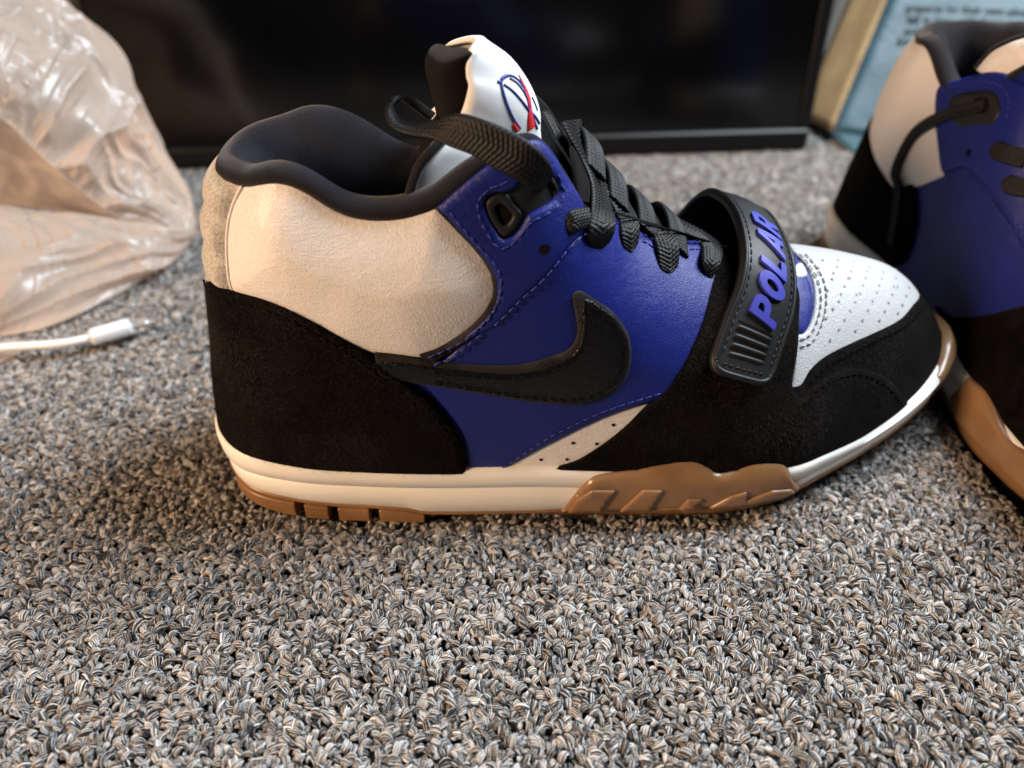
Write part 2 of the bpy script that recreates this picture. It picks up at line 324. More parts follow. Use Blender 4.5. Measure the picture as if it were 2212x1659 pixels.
class Shoe:
    """places shoe-space geometry in the room; traced outlines are turned into points on the shoe's own surface"""
    def __init__(s, root, Rm=np.eye(3), t=np.zeros(3), mirrored=False):
        s.root, s.R, s.t, s.mir = root, Rm, t, mirrored
        s.cam = s.inv(CAMP[None])[0]
    def fwd(s, P): return np.asarray(P)@s.R.T+s.t
    def inv(s, P): return (np.asarray(P)-s.t)@s.R
    def px(s, x, y, bvh=None):
        d = ray(x, y)@s.R; h = (bvh or BVH_UP).ray_cast(Vector(s.cam), Vector(d)); return None if h[0] is None else np.array(h[0])
    def pt(s, p, bvh=None):
        """outline entry: (px,py[, 'c']) in the picture, or ('w', x, y, z[, 'c']) in shoe space"""
        if p[0] == 'w': return np.array(p[1:4], float)
        h = s.px(p[0], p[1], bvh)
        if h is None:                              # just past the silhouette: nearest point of the surface to the ray
            d = ray(p[0], p[1])@s.R; best = None
            for t in np.arange(150, 600, 4.):
                q = (bvh or BVH_UP).find_nearest(Vector(s.cam+d*t))
                if best is None or q[3] < best[1]: best = (q[0], q[3])
            h = np.array(best[0])
        return h
    def curve(s, pts, step=1., closed=True, bvh=None):
        P = [s.pt(p, bvh) for p in pts]; c = [i for i, p in enumerate(pts) if p[-1] == 'c']
        if closed:
            if not c: return resample(catmull(P, 10, True), step, True)
            P = P[c[0]:]+P[:c[0]]+[P[c[0]]]; c = [i-c[0] for i in c]+[len(P)-1]
        else: c = [0]+[i for i in c if 0 < i < len(P)-1]+[len(P)-1]
        segs = [resample(catmull(P[a:b+1], 10), step) for a, b in zip(c[:-1], c[1:])]
        out = np.concatenate([q[:-1] for q in segs])
        return out if closed else np.concatenate([out, segs[-1][-1:]])
    def mesh(s, name, V, F, m, parent=None, smooth=True, uv=None):
        if s.mir: F = [tuple(f)[::-1] for f in F]
        return mesh_obj(name, s.fwd(V), F, m, parent or s.root, smooth, uv)
    def project(s, P, bvh=None): return outer_hit(unit(np.asarray(P)-CEN), bvh)
    def panel(s, name, pts, m, h=1.2, lift=0, puff=0, puffr=9, step=1.1, edge=.9, view=False, holes=(), parent=None, relax=0, hfun=None, inner=1.0, skirt=.7, on=None):
        bvh = on or (BVH_ALL if view else BVH_UP)
        loops = [s.curve(pts, step, True, bvh)]+[s.curve(q, min(step, .8), True, bvh) for q in holes]
        if view:
            def flat(P): d = s.fwd(P)-CAMP; w = d@FW; return np.stack([d@RT/w, d@UP/w], 1)
            def lift3(q):
                D = unit(FW[None]+q[:, :1]*RT+q[:, 1:]*UP)@s.R; out = np.empty_like(D)
                for i, d in enumerate(D):
                    hh = bvh.ray_cast(Vector(s.cam), Vector(d)); out[i] = hh[0] if hh[0] is not None else np.nan
                return out
            loops = [lift_ok(lift3(flat(l)), l) for l in loops]
        else:
            flat = to2d; lift3 = lambda q: outer_hit(from2d(q)); loops = [outer_hit(unit(l-CEN)) for l in loops]
        L2 = [flat(l) for l in loops]; B3 = np.concatenate(loops)
        lo, hi = L2[0].min(0), L2[0].max(0)
        if view:
            sp = 1.3*inner/260; g = np.stack(np.meshgrid(np.arange(lo[0], hi[0], sp), np.arange(lo[1], hi[1], sp)), -1).reshape(-1, 2)
            g = g[inside2d(g, L2[0])]; g3 = lift3(g); ok = ~np.isnan(g3[:, 0]); g, g3 = g[ok], g3[ok]
        else:
            sel = np.all((UP2D > lo) & (UP2D < hi), 1) & (UV_[:, 2] > 12); g, g3 = UP2D[sel], UV_[sel]
            ok = inside2d(g, L2[0]); g, g3 = g[ok], g3[ok]
        # a row of points just inside the edge rounds it off
        rows = []
        for l in loops:
            n = fnormal(l); t = unit(np.roll(l, -1, 0)-np.roll(l, 1, 0)); b = np.cross(n, t)
            for sg in (1, -1): rows.append(flat(l+sg*b*edge))
        q = np.concatenate(rows); q = q[inside2d(q, L2[0])]; q3 = lift3(q); ok = ~np.isnan(q3[:, 0]); q, q3 = q[ok], q3[ok]
        for l2 in L2[1:]:
            k = ~inside2d(g, l2); g, g3 = g[k], g3[k]; k = ~inside2d(q, l2); q, q3 = q[k], q3[k]
        def bd(P):
            o = np.empty(len(P))
            for i in range(0, len(P), 2000): o[i:i+2000] = np.sqrt(((P[i:i+2000, None]-B3[None])**2).sum(2).min(1))
            return o
        k = bd(q3) > edge*.75; q, q3 = q[k], q3[k]; k = bd(g3) > edge*1.6; g, g3 = g[k], g3[k]
        allp = np.concatenate(L2+[q, g]); all3 = np.concatenate([B3, q3, g3]); nb = len(B3)
        ed = []; o = 0
        for l in loops: ed += [(o+i, o+(i+1) % len(l)) for i in range(len(l))]; o += len(l)
        r = delaunay_2d_cdt([Vector(p) for p in allp], ed, [], 4 if holes else 1, 1e-9)
        tris = [tuple(f) for f in r[2]]; src = np.array([x[0] if x else 0 for x in r[3]])
        if holes and tris:
            cc = np.array([tuple(x) for x in r[0]])[np.array(tris)].mean(1); kk = np.ones(len(tris), bool)
            for l2 in L2[1:]: kk &= ~inside2d(cc, l2)
            tris = [f for f, ok_ in zip(tris, kk) if ok_]
        P = all3[src]; isb = src < nb
        # orient outward
        n = fnormal(P) if not view else None
        F = np.array(tris)
        fn = np.cross(P[F[:, 1]]-P[F[:, 0]], P[F[:, 2]]-P[F[:, 0]]); cen = P[F].mean(1)
        flip = ((fn*(s.cam-cen)).sum(1) < 0) if view else ((fn*fnormal(cen)).sum(1) < 0)
        F[flip] = F[flip][:, ::-1]
        if relax:
            nbr = [[] for _ in P]
            for a, b, c in F: nbr[a] += [b, c]; nbr[b] += [a, c]; nbr[c] += [a, b]
            Pn = P.copy()
            for _ in range(relax):
                M = np.array([Pn[q].mean(0) if q else Pn[i] for i, q in enumerate(nbr)]); Pn = Pn*.4+M*.6; Pn[isb] = P[isb]
            P = Pn
        if n is None:
            n = np.zeros_like(P); fn = np.cross(P[F[:, 1]]-P[F[:, 0]], P[F[:, 2]]-P[F[:, 0]])
            for c in range(3): np.add.at(n, F[:, c], fn)
            n = unit(n); n[:, 2] *= .25; n = unit(n)
        d = bd(P); hh = h*(.5+.5*np.sqrt(np.clip(d/(edge*1.3), 0, 1)))+puff*(1-np.exp(-(d/puffr)**1.3))
        if hfun is not None: hh = hh+hfun(P, d)
        T = P+n*(lift+hh)[:, None]
        # skirt down to the layer below
        V = [T]; Fo = [tuple(f) for f in F]; cnt = len(T); edges = {}
        for f in F:
            for a, b in ((f[0], f[1]), (f[1], f[2]), (f[2], f[0])): edges[(a, b)] = 1
        border = [(a, b) for (a, b) in edges if (b, a) not in edges]
        ids = sorted({i for e in border for i in e}); mp = {v: cnt+i for i, v in enumerate(ids)}
        V.append(P[ids]-n[ids]*skirt)
        for a, b in border: Fo.append((b, a, mp[a], mp[b]))
        ob = s.mesh(name, np.concatenate(V), Fo, m, parent)
        return ob
    def stitches(s, rows, m, length=2.2, gap=.8, rad=.27, lift=1.3, name='stitching', bvh=None, zig=0):
        A = Acc()
        for pts in rows:
            l = pts if isinstance(pts, np.ndarray) else s.curve(pts, .5, False, bvh); l = resample(l, length+gap); l = s.project(l, bvh)
            n = fnormal(l)
            for i in range(len(l)-1):
                a, b = l[i], l[i+1]; t = (b-a)*length/(length+gap); nn = (n[i]+n[i+1])/2
                ks = np.array([0, .2, .5, .8, 1.]); hs = np.array([-.25, .28, .38, .28, -.25])*rad*2
                path = a[None]+t[None]*ks[:, None]+nn[None]*(lift+hs)[:, None]
                V, F = tube(path, rad*np.array([.7, 1, 1, 1, .7]), 5); A.add(V, F)
        o = A.build(name, m, None)
        for v in o.data.vertices: pass
        V = np.concatenate(A.V); bpy.data.objects.remove(o)
        o = s.mesh(name, V, A.F, m); o['kind'] = 'stuff'; return o
def lift_ok(a, b): k = np.isnan(a[:, 0]); a[k] = b[k]; return a
# ------------------------------------------------------------------ right sneaker: panels traced onto its form
def mir(P): P = np.array(P, float); P[..., 1] = 2*yc_of(P[..., 0])-P[..., 1]; return P
shoe_root = empty('sneaker', (.03, .23, 0))
prop(shoe_root, 'blue, white and black high-top sneaker in full profile with a strap lettered POLAR', 'sneaker', 'pair of sneakers on the carpet')
S1 = Shoe(shoe_root)
# collar line (outer edge of the padded opening)
COLLAR_PX = zz('A', [(186, 885), (205, 938), (250, 965), (330, 962), (440, 925), (560, 920), (660, 960), (760, 1030), (860, 1095), (960, 1128), (1100, 1140), (1230, 1130), (1340, 1098), (1440, 1060), (1560, 970), (1640, 900), (1723, 821)])+\
    zz('C', [(450, 395), (560, 318), (640, 285), (705, 280), (765, 300), (840, 395), (920, 530), (1000, 650), (1045, 735)])
_near = np.array([S1.pt(p) for p in COLLAR_PX])
FLAP_PT = S1.pt(zz('A', [(1700, 845)])[0])
_near = resample(catmull(_near, 8), 1.6)
_nx = _near.copy()
def collar_line(lift):
    far = mir(_near); far[:, 2] += lift*smooth01((0-far[:, 0])/15)*smooth01((far[:, 0]+82)/12); k = 8; n = len(_near)
    c = np.concatenate([far[::-1], [[-83, 222, 113]], _near])
    c = np.concatenate([c[:n-k], catmull([c[n-k], [-81, 231, 113.5], [-83, 222, 113.8], [-81, 213, 113.2], c[n+k]], 12)[1:-1], c[n+k+1:]])
    return outer_hit(unit(resample(c, 1.6)-CEN))
COL_LINE = collar_line(5.6); COL_LINE2 = collar_line(-1.0); COL_LINE2[:, 2] -= 4.5*smooth01((-22-COL_LINE2[:, 0])/28); COL_LINE2 = outer_hit(unit(COL_LINE2-CEN))
THROAT_NEAR = np.array([S1.pt(p) for p in zz('C', [(1045, 735), (1080, 860), (1130, 955), (1330, 885), (1500, 975), (1640, 1075), (1810, 1062), (2060, 1060)])])

def shell(sh, E):
    poly = np.concatenate([to2d(E), to2d(np.array([[40, 229, 93.]]))]); c2 = to2d(UV_[UF_].mean(1)); keep = ~inside2d(c2, poly)
    zc = UV_[UF_].mean(1); keep &= zc[:, 2] > zbite(zc[:, 0])-6; keep &= zc[:, 2] < 150
    F = UF_[keep]; ids = np.unique(F); mp = -np.ones(len(UV_), int); mp[ids] = np.arange(len(ids))
    return sh.mesh('upper', UV_[ids], mp[F], MAT['blue'])
def collar(sh, E):
    n = fnormal(E); hor = n.copy(); hor[:, 2] = 0; hor = unit(hor)
    T = unit(np.gradient(E, axis=0)); upv = unit(np.cross(T, n)); upv = np.where(upv[:, 2:3] < 0, -upv, upv)
    s = np.abs(np.linspace(-1, 1, len(E))); s0 = s[np.argmin(np.linalg.norm(E-FLAP_PT, axis=1))]; thick = 1-.60*smooth01((s-s0+.03)/.08)          # thin rim round the lace flaps
    prof = [(-.6, -1.2), (1.1, -.3), (1.7, 1.1), (1.4, 2.8), (.2, 4.2), (-1.6, 4.9), (-4, 4.7), (-6.4, 3.4), (-8.8, .8), (-12, -5), (-15, -13), (-16.5, -25), (-15, -41), (-11, -58), (-8, -74)]
    heel = 1-.75*(1-smooth01((s-.03)/.10))
    rows = []
    ctr = np.stack([np.clip(E[:, 0], -62, 0), yc_of(E[:, 0]), E[:, 2]], 1); inw = ctr-E; inw[:, 2] = 0; inw = unit(inw)
    for j, (a, b) in enumerate(prof):
        out = n if j < 5 else None
        q = E+(n*a*heel[:, None] if a > 0 else -inw*a)*thick[:, None]+(upv if j < 6 else upv*.5+np.array([0, 0, .5]))*(b if b > 0 else 0)*thick[:, None]
        if b < 0: q = q+np.array([0, 0, 1.])*b*np.where(j > 0, np.clip(thick*1.3, 0, 1), 1)[:, None]
        rows.append(q)
    V = np.stack(rows, 1); n_, m_ = V.shape[:2]
    # ease along the opening so the roll stays plump and even
    for _ in range(10): V[1:-1] = V[1:-1]*.5+(V[:-2]+V[2:])*.25
    F = grid_faces(n_, m_)
    o = sh.mesh('collar_lining', V.reshape(-1, 3), F, MAT['lining'])
    bot = V[:, -1]; c = np.concatenate([bot, [[-30, 224, 38]]]); c[:, 2] = np.minimum(c[:, 2], 40)
    fl = [(i, i+1, len(bot)) for i in range(len(bot)-1)]
    sh.mesh('insole', c, fl, MAT['lining']); return V
shell(S1, COL_LINE); collar(S1, COL_LINE)

dn = lambda pts, d: [(p[0], p[1]+d)+tuple(p[2:]) for p in pts]
# white padded ankle panel and quilted heel tab
seam = zz('B', [(260, 765), (238, 700), (226, 600), (222, 480), (232, 350), (266, 235), (312, 140)])
ank = zz('B', [(330, 130, 'c'), (440, 108), (560, 113), (660, 150), (760, 222), (860, 288), (960, 325), (1100, 336), (1230, 326), (1340, 295), (1430, 265, 'c'), (1500, 320), (1590, 410), (1680, 500), (1740, 590), (1780, 690), (1775, 790), (1730, 870), (1650, 960), (1560, 1040), (1440, 1110), (1330, 1150, 'c'),
                (1190, 1140), (1050, 1110), (920, 1080), (820, 1040), (700, 970), (560, 900), (430, 850)])
ank = ank+[seam[0]+('c',)]+seam[1:-1]
S1.panel('ankle_panel', ank, MAT['white'], h=.6, lift=.1, puff=5.5, puffr=13, edge=1.0)
hs = np.array([S1.pt(p) for p in seam]); hs[:, 0] += 0
near_s = [('w', *p) for p in hs]; far_s = [('w', *p) for p in mir(hs)]
near_s[0] = near_s[0]+('c',); near_s[-1] = near_s[-1]+('c',); far_s[0] = far_s[0]+('c',); far_s[-1] = far_s[-1]+('c',)
tab = near_s+[('w', -79, 209, 114.5), ('w', -82, 222, 116), ('w', -79, 235, 114.5)]+far_s[::-1]+[('w', -96, 240, 72), ('w', -101, 222, 74), ('w', -96, 205, 72)]
def quilt(P, d):
    z = P[:, 2]+.18*(P[:, 0]+90); return 2.0*np.abs(np.sin((z-72)/11.5*math.pi))**.6*smooth01(d/3)
S1.panel('heel_tab', tab, MAT['heel_tab'], h=.5, lift=.1, puff=.5, puffr=4, hfun=quilt)
l = resample(S1.curve(seam, 1., False), 1.0); n = fnormal(l); V, F = tube(l+n*.55, .55, 6); S1.mesh('seam_piping', V, F, MAT['white'])
pin = []
for k in range(4):
    for j in range(6): pin.append(('w', -95, 199+3.6*j, 73.5+11.5*(k-.02)+.9*(j % 2)+.18*2))
    for j in range(5): pin.append(('w', -95, 200+4.1*j, 78.5+11.5*k+1.5*(j % 2)))
# white window above the midsole, then the blue quarter over it
S1.panel('side_window', zz('S', [(860, 1640, 'c'), (960, 1540), (1100, 1460), (1300, 1350), (1500, 1250), (1700, 1150), (1900, 1070), (2100, 1010), (2300, 970, 'c'), (2260, 1200), (2000, 1450), (1600, 1690, 'c')]), MAT['white'], h=.3, lift=.25, puff=.3)
quarter = zz('S', [(250, 860, 'c'), (560, 1300), (620, 1625, 'c'), (800, 1628), (905, 1612, 'c'), (960, 1568), (1100, 1488), (1300, 1382), (1500, 1280), (1700, 1186), (1900, 1108), (2060, 1058), (2300, 990, 'c')])+\
    [(1520, 700), (1560, 580, 'c')]+zz('C', [(2060, 1068), (1810, 1070), (1640, 1088), (1500, 985), (1330, 893), (1130, 965, 'c'), (850, 1180), (570, 1480), (300, 1700)])
S1.panel('quarter_panel', quarter, MAT['blue'], h=.8, lift=.6)
# lace flap (eyestay) with raw black edge and the opening for the plastic lace loop
flap_edge = zz('B', [(1420, 268, 'c'), (1480, 330), (1570, 425), (1650, 510), (1712, 590), (1755, 680), (1758, 770), (1728, 850), (1660, 928), (1555, 1008), (1430, 1080), (1330, 1118)])
flap_in = zz('B', [(1437, 262, 'c'), (1505, 330), (1592, 425), (1670, 508), (1733, 590), (1778, 680), (1782, 775), (1750, 860), (1680, 942), (1572, 1022), (1450, 1092), (1370, 1130, 'c')])
flap_rest = zz('C', [(420, 1680), (570, 1525), (740, 1362), (850, 1232), (980, 1065), (1105, 960, 'c'), (1085, 880), (1052, 755), (1000, 665), (920, 545), (840, 410), (765, 312), (705, 283), (640, 292), (560, 330), (450, 405), (360, 470), (180, 615)])
lasthit = zz('C', [(5, 745, 'c')])
hole = zz('C', [(590, 585), (560, 640), (500, 668), (430, 672), (362, 700), (342, 765), (368, 860), (425, 960), (485, 1028), (560, 1005), (630, 920), (672, 845), (740, 805), (830, 750), (868, 690), (862, 620), (820, 560), (700, 530)])
S1.panel('flap_edge', flap_edge+zz('S', [(330, 700, 'c')])+flap_rest[:6]+zz('C', [(800, 500, 'c')]), MAT['suede_edge'], h=1.5, lift=.2, edge=.5, holes=[zz('C', [(560, 520), (330, 650), (290, 760), (330, 900), (470, 1080), (600, 1030), (720, 880), (860, 760), (800, 580)])])
S1.panel('lace_flap', flap_in+flap_rest, MAT['blue'], h=1.35, lift=.9, holes=[hole], edge=1.0)
# ghillie loop
S1.panel('lace_loop', zz('C', [(310, 640), (290, 760), (330, 900), (470, 1080), (600, 1030), (720, 880), (900, 760), (910, 600), (780, 500), (560, 560)]), MAT['rubber'], h=.3, lift=.1)
gl = zz('C', [(372, 715), (352, 775), (378, 860), (432, 950), (487, 1012), (548, 985), (600, 905), (622, 830), (560, 760), (520, 690), (450, 680)])
gh = zz('C', [(425, 790), (470, 760), (520, 800), (556, 850), (530, 900), (492, 925), (455, 880)])
S1.panel('lace_loop_ring', gl, MAT['rubber'], h=1.2, lift=.3, holes=[gh], step=.7, edge=.5)
S1.panel('loop_slot_shade', zz('C', [(430, 775), (520, 775), (560, 850), (500, 930), (440, 880)]), MAT['hole'], h=.1, lift=.35, step=.6, edge=.3)  # dark patch painted as the shade inside the loop
# swoosh
swo = zz('S', [(-160, 800, 'c'), (-160, 610, 'c'), (0, 622), (180, 650), (350, 680), (560, 700), (800, 712), (980, 710), (1150, 685), (1300, 640), (1430, 590), (1495, 520), (1520, 430), (1510, 330), (1488, 230), (1472, 140, 'c'), (1500, 98), (1560, 108), (1640, 165), (1720, 215), (1812, 290), (1890, 385), (1945, 490), (1966, 620), (1955, 735), (1914, 838), (1850, 914), (1748, 982), (1618, 1029), (1480, 1042), (1250, 1026), (1000, 994), (750, 952), (500, 912), (300, 880), (100, 842)])
swi = zz('S', [(-160, 790, 'c'), (-160, 670, 'c'), (0, 672), (180, 690), (340, 718), (560, 738), (800, 762), (985, 768), (1160, 745), (1320, 696), (1460, 630), (1530, 545), (1553, 440), (1556, 330), (1552, 230), (1560, 165, 'c'), (1600, 165), (1690, 225), (1800, 310), (1872, 400), (1925, 500), (1945, 620), (1935, 730), (1900, 830), (1838, 905), (1740, 972), (1615, 1018), (1480, 1030), (1250, 1014), (1000, 982), (750, 940), (500, 900), (300, 868), (100, 830)])
S1.panel('swoosh_edge', swo, MAT['suede_edge'], h=.9, lift=1.3, edge=.35)
S1.panel('swoosh', swi, MAT['black_leather'], h=.8, lift=1.7, edge=.45, puff=.12)
# black suede heel counter
hc_top = zz('B', [(100, 652), (170, 700), (260, 748), (430, 788), (560, 838), (700, 912), (850, 998), (950, 1058), (1030, 1108), (1110, 1168), (1200, 1238), (1270, 1288), (1340, 1338)])
hc_front = zz('E', [(1430, 480), (1500, 560), (1562, 640), (1612, 730), (1640, 830), (1645, 935, 'c')])
hc_bot = dn(zz('E', [(1400, 905), (1100, 897), (800, 885), (600, 868), (400, 832), (240, 750)]), 14)
ht = np.array([S1.pt(p) for p in hc_top[1:]]); hf = np.array([S1.pt(p) for p in hc_front]); hb = np.array([S1.pt(p) for p in hc_bot])
top_c = [('w', -99.5, 222, 76.5)]
out = top_c+[('w', *p) for p in ht]+[('w', *p) for p in hf[:-1]]+[('w', *hf[-1], 'c')]+[('w', *p) for p in hb]+[('w', -104, 222, 22)]+[('w', *p) for p in mir(hb)[::-1]]+[('w', *mir(hf)[-1], 'c')]+[('w', *p) for p in mir(hf)[:-1][::-1]]+[('w', *p) for p in mir(ht)[::-1]]
S1.panel('heel_counter', out, MAT['suede'], h=1.1, lift=2.0, edge=1.0, step=1.3, skirt=2.6)
# toe: white perforated box, black suede mudguard and side wing
W = lambda *a: ('w',)+a
toebox = zz('D', [(980, 1560, 'c'), (1030, 1095, 'c'), (1095, 1088), (1150, 1000), (1172, 860), (1150, 700), (1095, 600), (1020, 525, 'c')])+[W(90, 278, 57), W(125, 283, 53), W(158, 274, 47), W(168, 260, 44)]+zz('D', [(1900, 850), (1780, 1040), (1420, 1230), (1200, 1420)])
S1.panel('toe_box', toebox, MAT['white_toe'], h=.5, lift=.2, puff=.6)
inset = zz('D', [(990, 560, 'c'), (1030, 590), (1090, 660), (1140, 760), (1160, 870), (1140, 990), (1095, 1082), (1010, 1075, 'c'), (940, 800)])
S1.panel('vamp_inset', inset, MAT['blue'], h=.3, lift=.25, puff=.6, puffr=3)
S1.panel('inset_patch', zz('D', [(1025, 640), (1075, 612), (1105, 655), (1112, 700), (1060, 712), (1020, 700)]), MAT['white_toe'], h=.5, lift=.6, step=.6, edge=.4)  # small white patch lying on the inset
rim = zz('D', [(1010, 1452, 'c'), (1065, 1440), (1130, 1335), (1225, 1250), (1400, 1160), (1600, 1070), (1750, 990), (1832, 900), (1866, 800), (1850, 715), (1790, 640), (1700, 590), (1610, 566)])
bot = dn(zz('F', [(1985, 220), (1880, 302), (1700, 420), (1500, 512), (1340, 592), (1000, 640, 'c')]), 12)
mud = rim+[W(128, 271.5, 60), W(108, 276, 60), W(88, 279, 57, 'c'), W(88, 290, 18, 'c'), W(140, 289, 20), W(165, 280, 24), W(176, 262, 28)]+bot
S1.panel('toe_mudguard', mud, MAT['suede'], h=.9, lift=.7, edge=1.0, step=1.3, skirt=2)
wing_l = zz('F', [(60, 640, 'c'), (110, 590), (250, 542), (380, 463), (500, 368), (600, 268), (690, 198), (760, 100)])+zz('D', [(190, 1400), (262, 1290), (332, 1150), (392, 1000), (432, 850), (462, 740), (500, 620), (560, 520), (640, 450, 'c'), (900, 620), (1040, 800), (1042, 1000), (1032, 1200), (1003, 1380), (998, 1450), (1020, 1500, 'c')])
wing_r = zz('D', [(1060, 1528), (1120, 1470), (1190, 1402), (1310, 1345), (1440, 1322), (1600, 1368), (1720, 1468), (1792, 1562, 'c')])
wing_b = dn(zz('F', [(1700, 420), (1500, 512), (1340, 592), (1000, 625), (600, 628), (345, 645)]), 12)
S1.panel('side_wing', wing_l+wing_r+wing_b, MAT['suede'], h=1.0, lift=1.3, edge=1.0, step=1.3, skirt=2)
# perforations: flat discs coloured like the shade inside holes
def discs(sh, name, pts, r, lift, m, cup=.35):
    A = Acc()
    P = np.array([sh.pt(p) for p in pts]); n = fnormal(P)
    for p, k in zip(P, n):
        t = unit(np.cross(k, [0, .3, 1.])); b = np.cross(k, t); a = np.arange(9)*2*math.pi/9
        ring = lambda rr, h: p+k*h+rr*(np.cos(a)[:, None]*t+np.sin(a)[:, None]*b)
        A.add(np.concatenate([ring(r, lift), ring(r*.55, lift-.05+.02), [p+k*(lift+.02)]]), grid_faces(2, 9, True)+[(9+i, 9+(i+1) % 9, 18) for i in range(9)])
    V = np.concatenate(A.V); o = sh.mesh(name, V, A.F, m); o['kind'] = 'stuff'; return o
dots = [(1220, 600), (1325, 602), (1430, 612), (1535, 645), (1630, 680), (1715, 720), (1190, 650), (1315, 645), (1410, 675), (1520, 675), (1180, 685), (1290, 685), (1400, 718), (1510, 720), (1620, 725), (1725, 775), (1280, 725), (1390, 722), (1490, 768), (1600, 768), (1700, 775), (1805, 780), (1250, 800), (1365, 775), (1470, 822), (1585, 815), (1690, 828), (1785, 835), (1340, 825), (1445, 830), (1325, 875), (1435, 880), (1555, 872), (1665, 882), (1760, 895), (1285, 925), (1400, 938), (1525, 935), (1640, 940), (1730, 950), (1240, 985), (1362, 998), (1487, 1000), (1605, 1000), (1325, 1062), (1440, 1068), (1265, 1135)]
ms = 'perforation'
MAT['dimple_shade'] = mat('soft_hole_shade', (.30, .30, .31), .9, .1)  # soft grey paints the shade in the punched dimples
discs(S1, 'perforations', zz('D', dots), .55, 1.32, MAT['dimple_shade'])
discs(S1, 'window_perforations', zz('S', [(1225, 1513), (1443, 1510), (1493, 1373), (1692, 1380), (1830, 1222)]), .62, .90, MAT['hole'])
_q = S1.project(np.array([p[1:4] for p in pin])); discs(S1, 'heel_pinholes', [('w', *p) for p in _q if p[2] < 112 and p[0] < -84], .30, 1.9, MAT['dimple_shade'])
discs(S1, 'eyelet_hole_shade', zz('C', [(782, 1098)]), 1.55, 2.32, MAT['hole'])
# stitch rows
zs = lambda r, p: zz(r, p)
S1.stitches([zs('C', [(15, 790), (60, 790), (140, 890), (240, 1000), (320, 1095), (400, 1175), (455, 1260), (470, 1370), (455, 1460), (415, 1560), (350, 1650)]),
             zs('C', [(330, 640+40), (300, 720), (290, 800), (320, 890), (370, 985), (430, 1075), (490, 1095), (560, 1050), (640, 960), (660, 900), (740, 870), (850, 800), (895, 740), (905, 680), (870, 590), (850, 530)]),
             zs('C', [(330, 690), (400, 625), (470, 610), (530, 575)]),
             zs('C', [(1090, 985), (940, 1110), (850, 1235), (740, 1362), (620, 1465), (500, 1590), (400, 1680)])], MAT['thread_blue'], lift=2.2)
S1.stitches([zs('S', [(330, 700), (480, 640), (600, 545), (740, 432)]), zs('S', [(280, 640), (400, 590), (560, 510), (690, 410), (790, 300), (860, 170)])], MAT['thread_blue'], lift=2.2)
S1.stitches([zs('S', [(900, 1570), (1100, 1440), (1300, 1310), (1500, 1210), (1700, 1120), (1900, 1050), (2100, 990), (2240, 950)]),
             zs('C', [(1330, 930), (1370, 940)]), zs('C', [(1520, 1025), (1570, 1045), (1620, 1085)]), zs('C', [(1515, 1070), (1560, 1085), (1610, 1130)]), zs('C', [(1815, 1085), (1900, 1090), (1975, 1085)]), zs('C', [(1815, 1128), (1900, 1135), (1975, 1130)])], MAT['thread_blue'], lift=1.45)
S1.stitches([zs('S', [(330, 760), (560, 780), (800, 800), (1000, 808), (1180, 785), (1340, 740), (1490, 660), (1570, 560), (1585, 440), (1580, 320), (1585, 220)]),
             zs('S', [(1620, 200), (1690, 262), (1770, 330), (1840, 415), (1890, 510), (1908, 620), (1898, 725), (1866, 812), (1805, 880), (1720, 940), (1600, 985), (1480, 995), (1250, 980), (1000, 948), (750, 905), (500, 868), (330, 840)])], MAT['thread_dark'], lift=2.9, rad=.24)
S1.stitches([zs('B', [(120, 690), (260, 790), (430, 830), (560, 880), (700, 955), (850, 1040), (950, 1100), (1100, 1215), (1240, 1320), (1330, 1400)]),
             zs('E', [(1400, 500), (1520, 650), (1580, 760), (1600, 880)])], MAT['thread_dark'], lift=3.1, rad=.3)
S1.stitches([zs('D', [(1060, 1570), (1190, 1445), (1310, 1388), (1440, 1365), (1580, 1408), (1690, 1500), (1740, 1570)]), zs('D', [(1110, 1420), (1240, 1300), (1420, 1205), (1620, 1112), (1790, 1020), (1880, 920)])], MAT['thread_dark'], lift=2.3, rad=.28)
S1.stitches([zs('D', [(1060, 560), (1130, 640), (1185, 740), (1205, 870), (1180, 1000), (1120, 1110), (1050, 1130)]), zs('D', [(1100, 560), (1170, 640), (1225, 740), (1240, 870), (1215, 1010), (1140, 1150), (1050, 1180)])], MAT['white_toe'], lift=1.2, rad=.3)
# midsole
S1.mesh('midsole', MID_V, MID_F, MAT['midsole'])
# ------------------------------------------------------------------ tongue
def tongue_rows(sh, lat, cen, ylat, ycen, ym=229.):
    Lp, Cp = [], []
    for a, y in zip(lat, ylat): Lp.append(on_y(*a, y))
    for a, y in zip(cen, ycen): Cp.append(on_y(*a, y))
    Lp, Cp = np.array(Lp), np.array(Cp)
    return catmull(Lp, 5), catmull(Cp, 5)
lat = zz('T', [(742, 214), (690, 300), (690, 420), (722, 520), (700, 640), (640, 790), (545, 960), (400, 1120), (255, 1300), (165, 1560)])
cen = zz('T', [(850, 165), (1080, 308), (1235, 484), (1322, 636), (1374, 778), (1386, 960), (1400, 1120), (1440, 1220), (1520, 1350), (1620, 1560)])
Lr, Cr = tongue_rows(S1, lat, cen, [214, 213, 212, 211, 210, 209, 207, 203, 200.5, 199], [229]*6+[230, 231, 232, 234])
U = np.linspace(-1, 1, 41); tt = np.linspace(0, 1, len(Lr)); med = np.stack([np.polyval(np.polyfit(tt, Lr[:, i], 3), tt) for i in range(3)], 1); med[:, 1] = 2*229-med[:, 1]
mc = on_y(*zz('T', [(485, 190)])[0], 243.5)-med[0]; fall = np.interp(tt, [0, .08, .4, .65], [1, .9, .4, 0])[:, None]; med[:, 0:1] += mc[0]*fall; med[:, 2:3] += mc[2]*fall
base = Lr[:, None]*(1-(U[None, :, None]+1)/2)+med[:, None]*(U[None, :, None]+1)/2
bul = Cr-(Lr+med)/2
OUT = base+bul[:, None]*(1-np.abs(U)**2.3)[None, :, None]
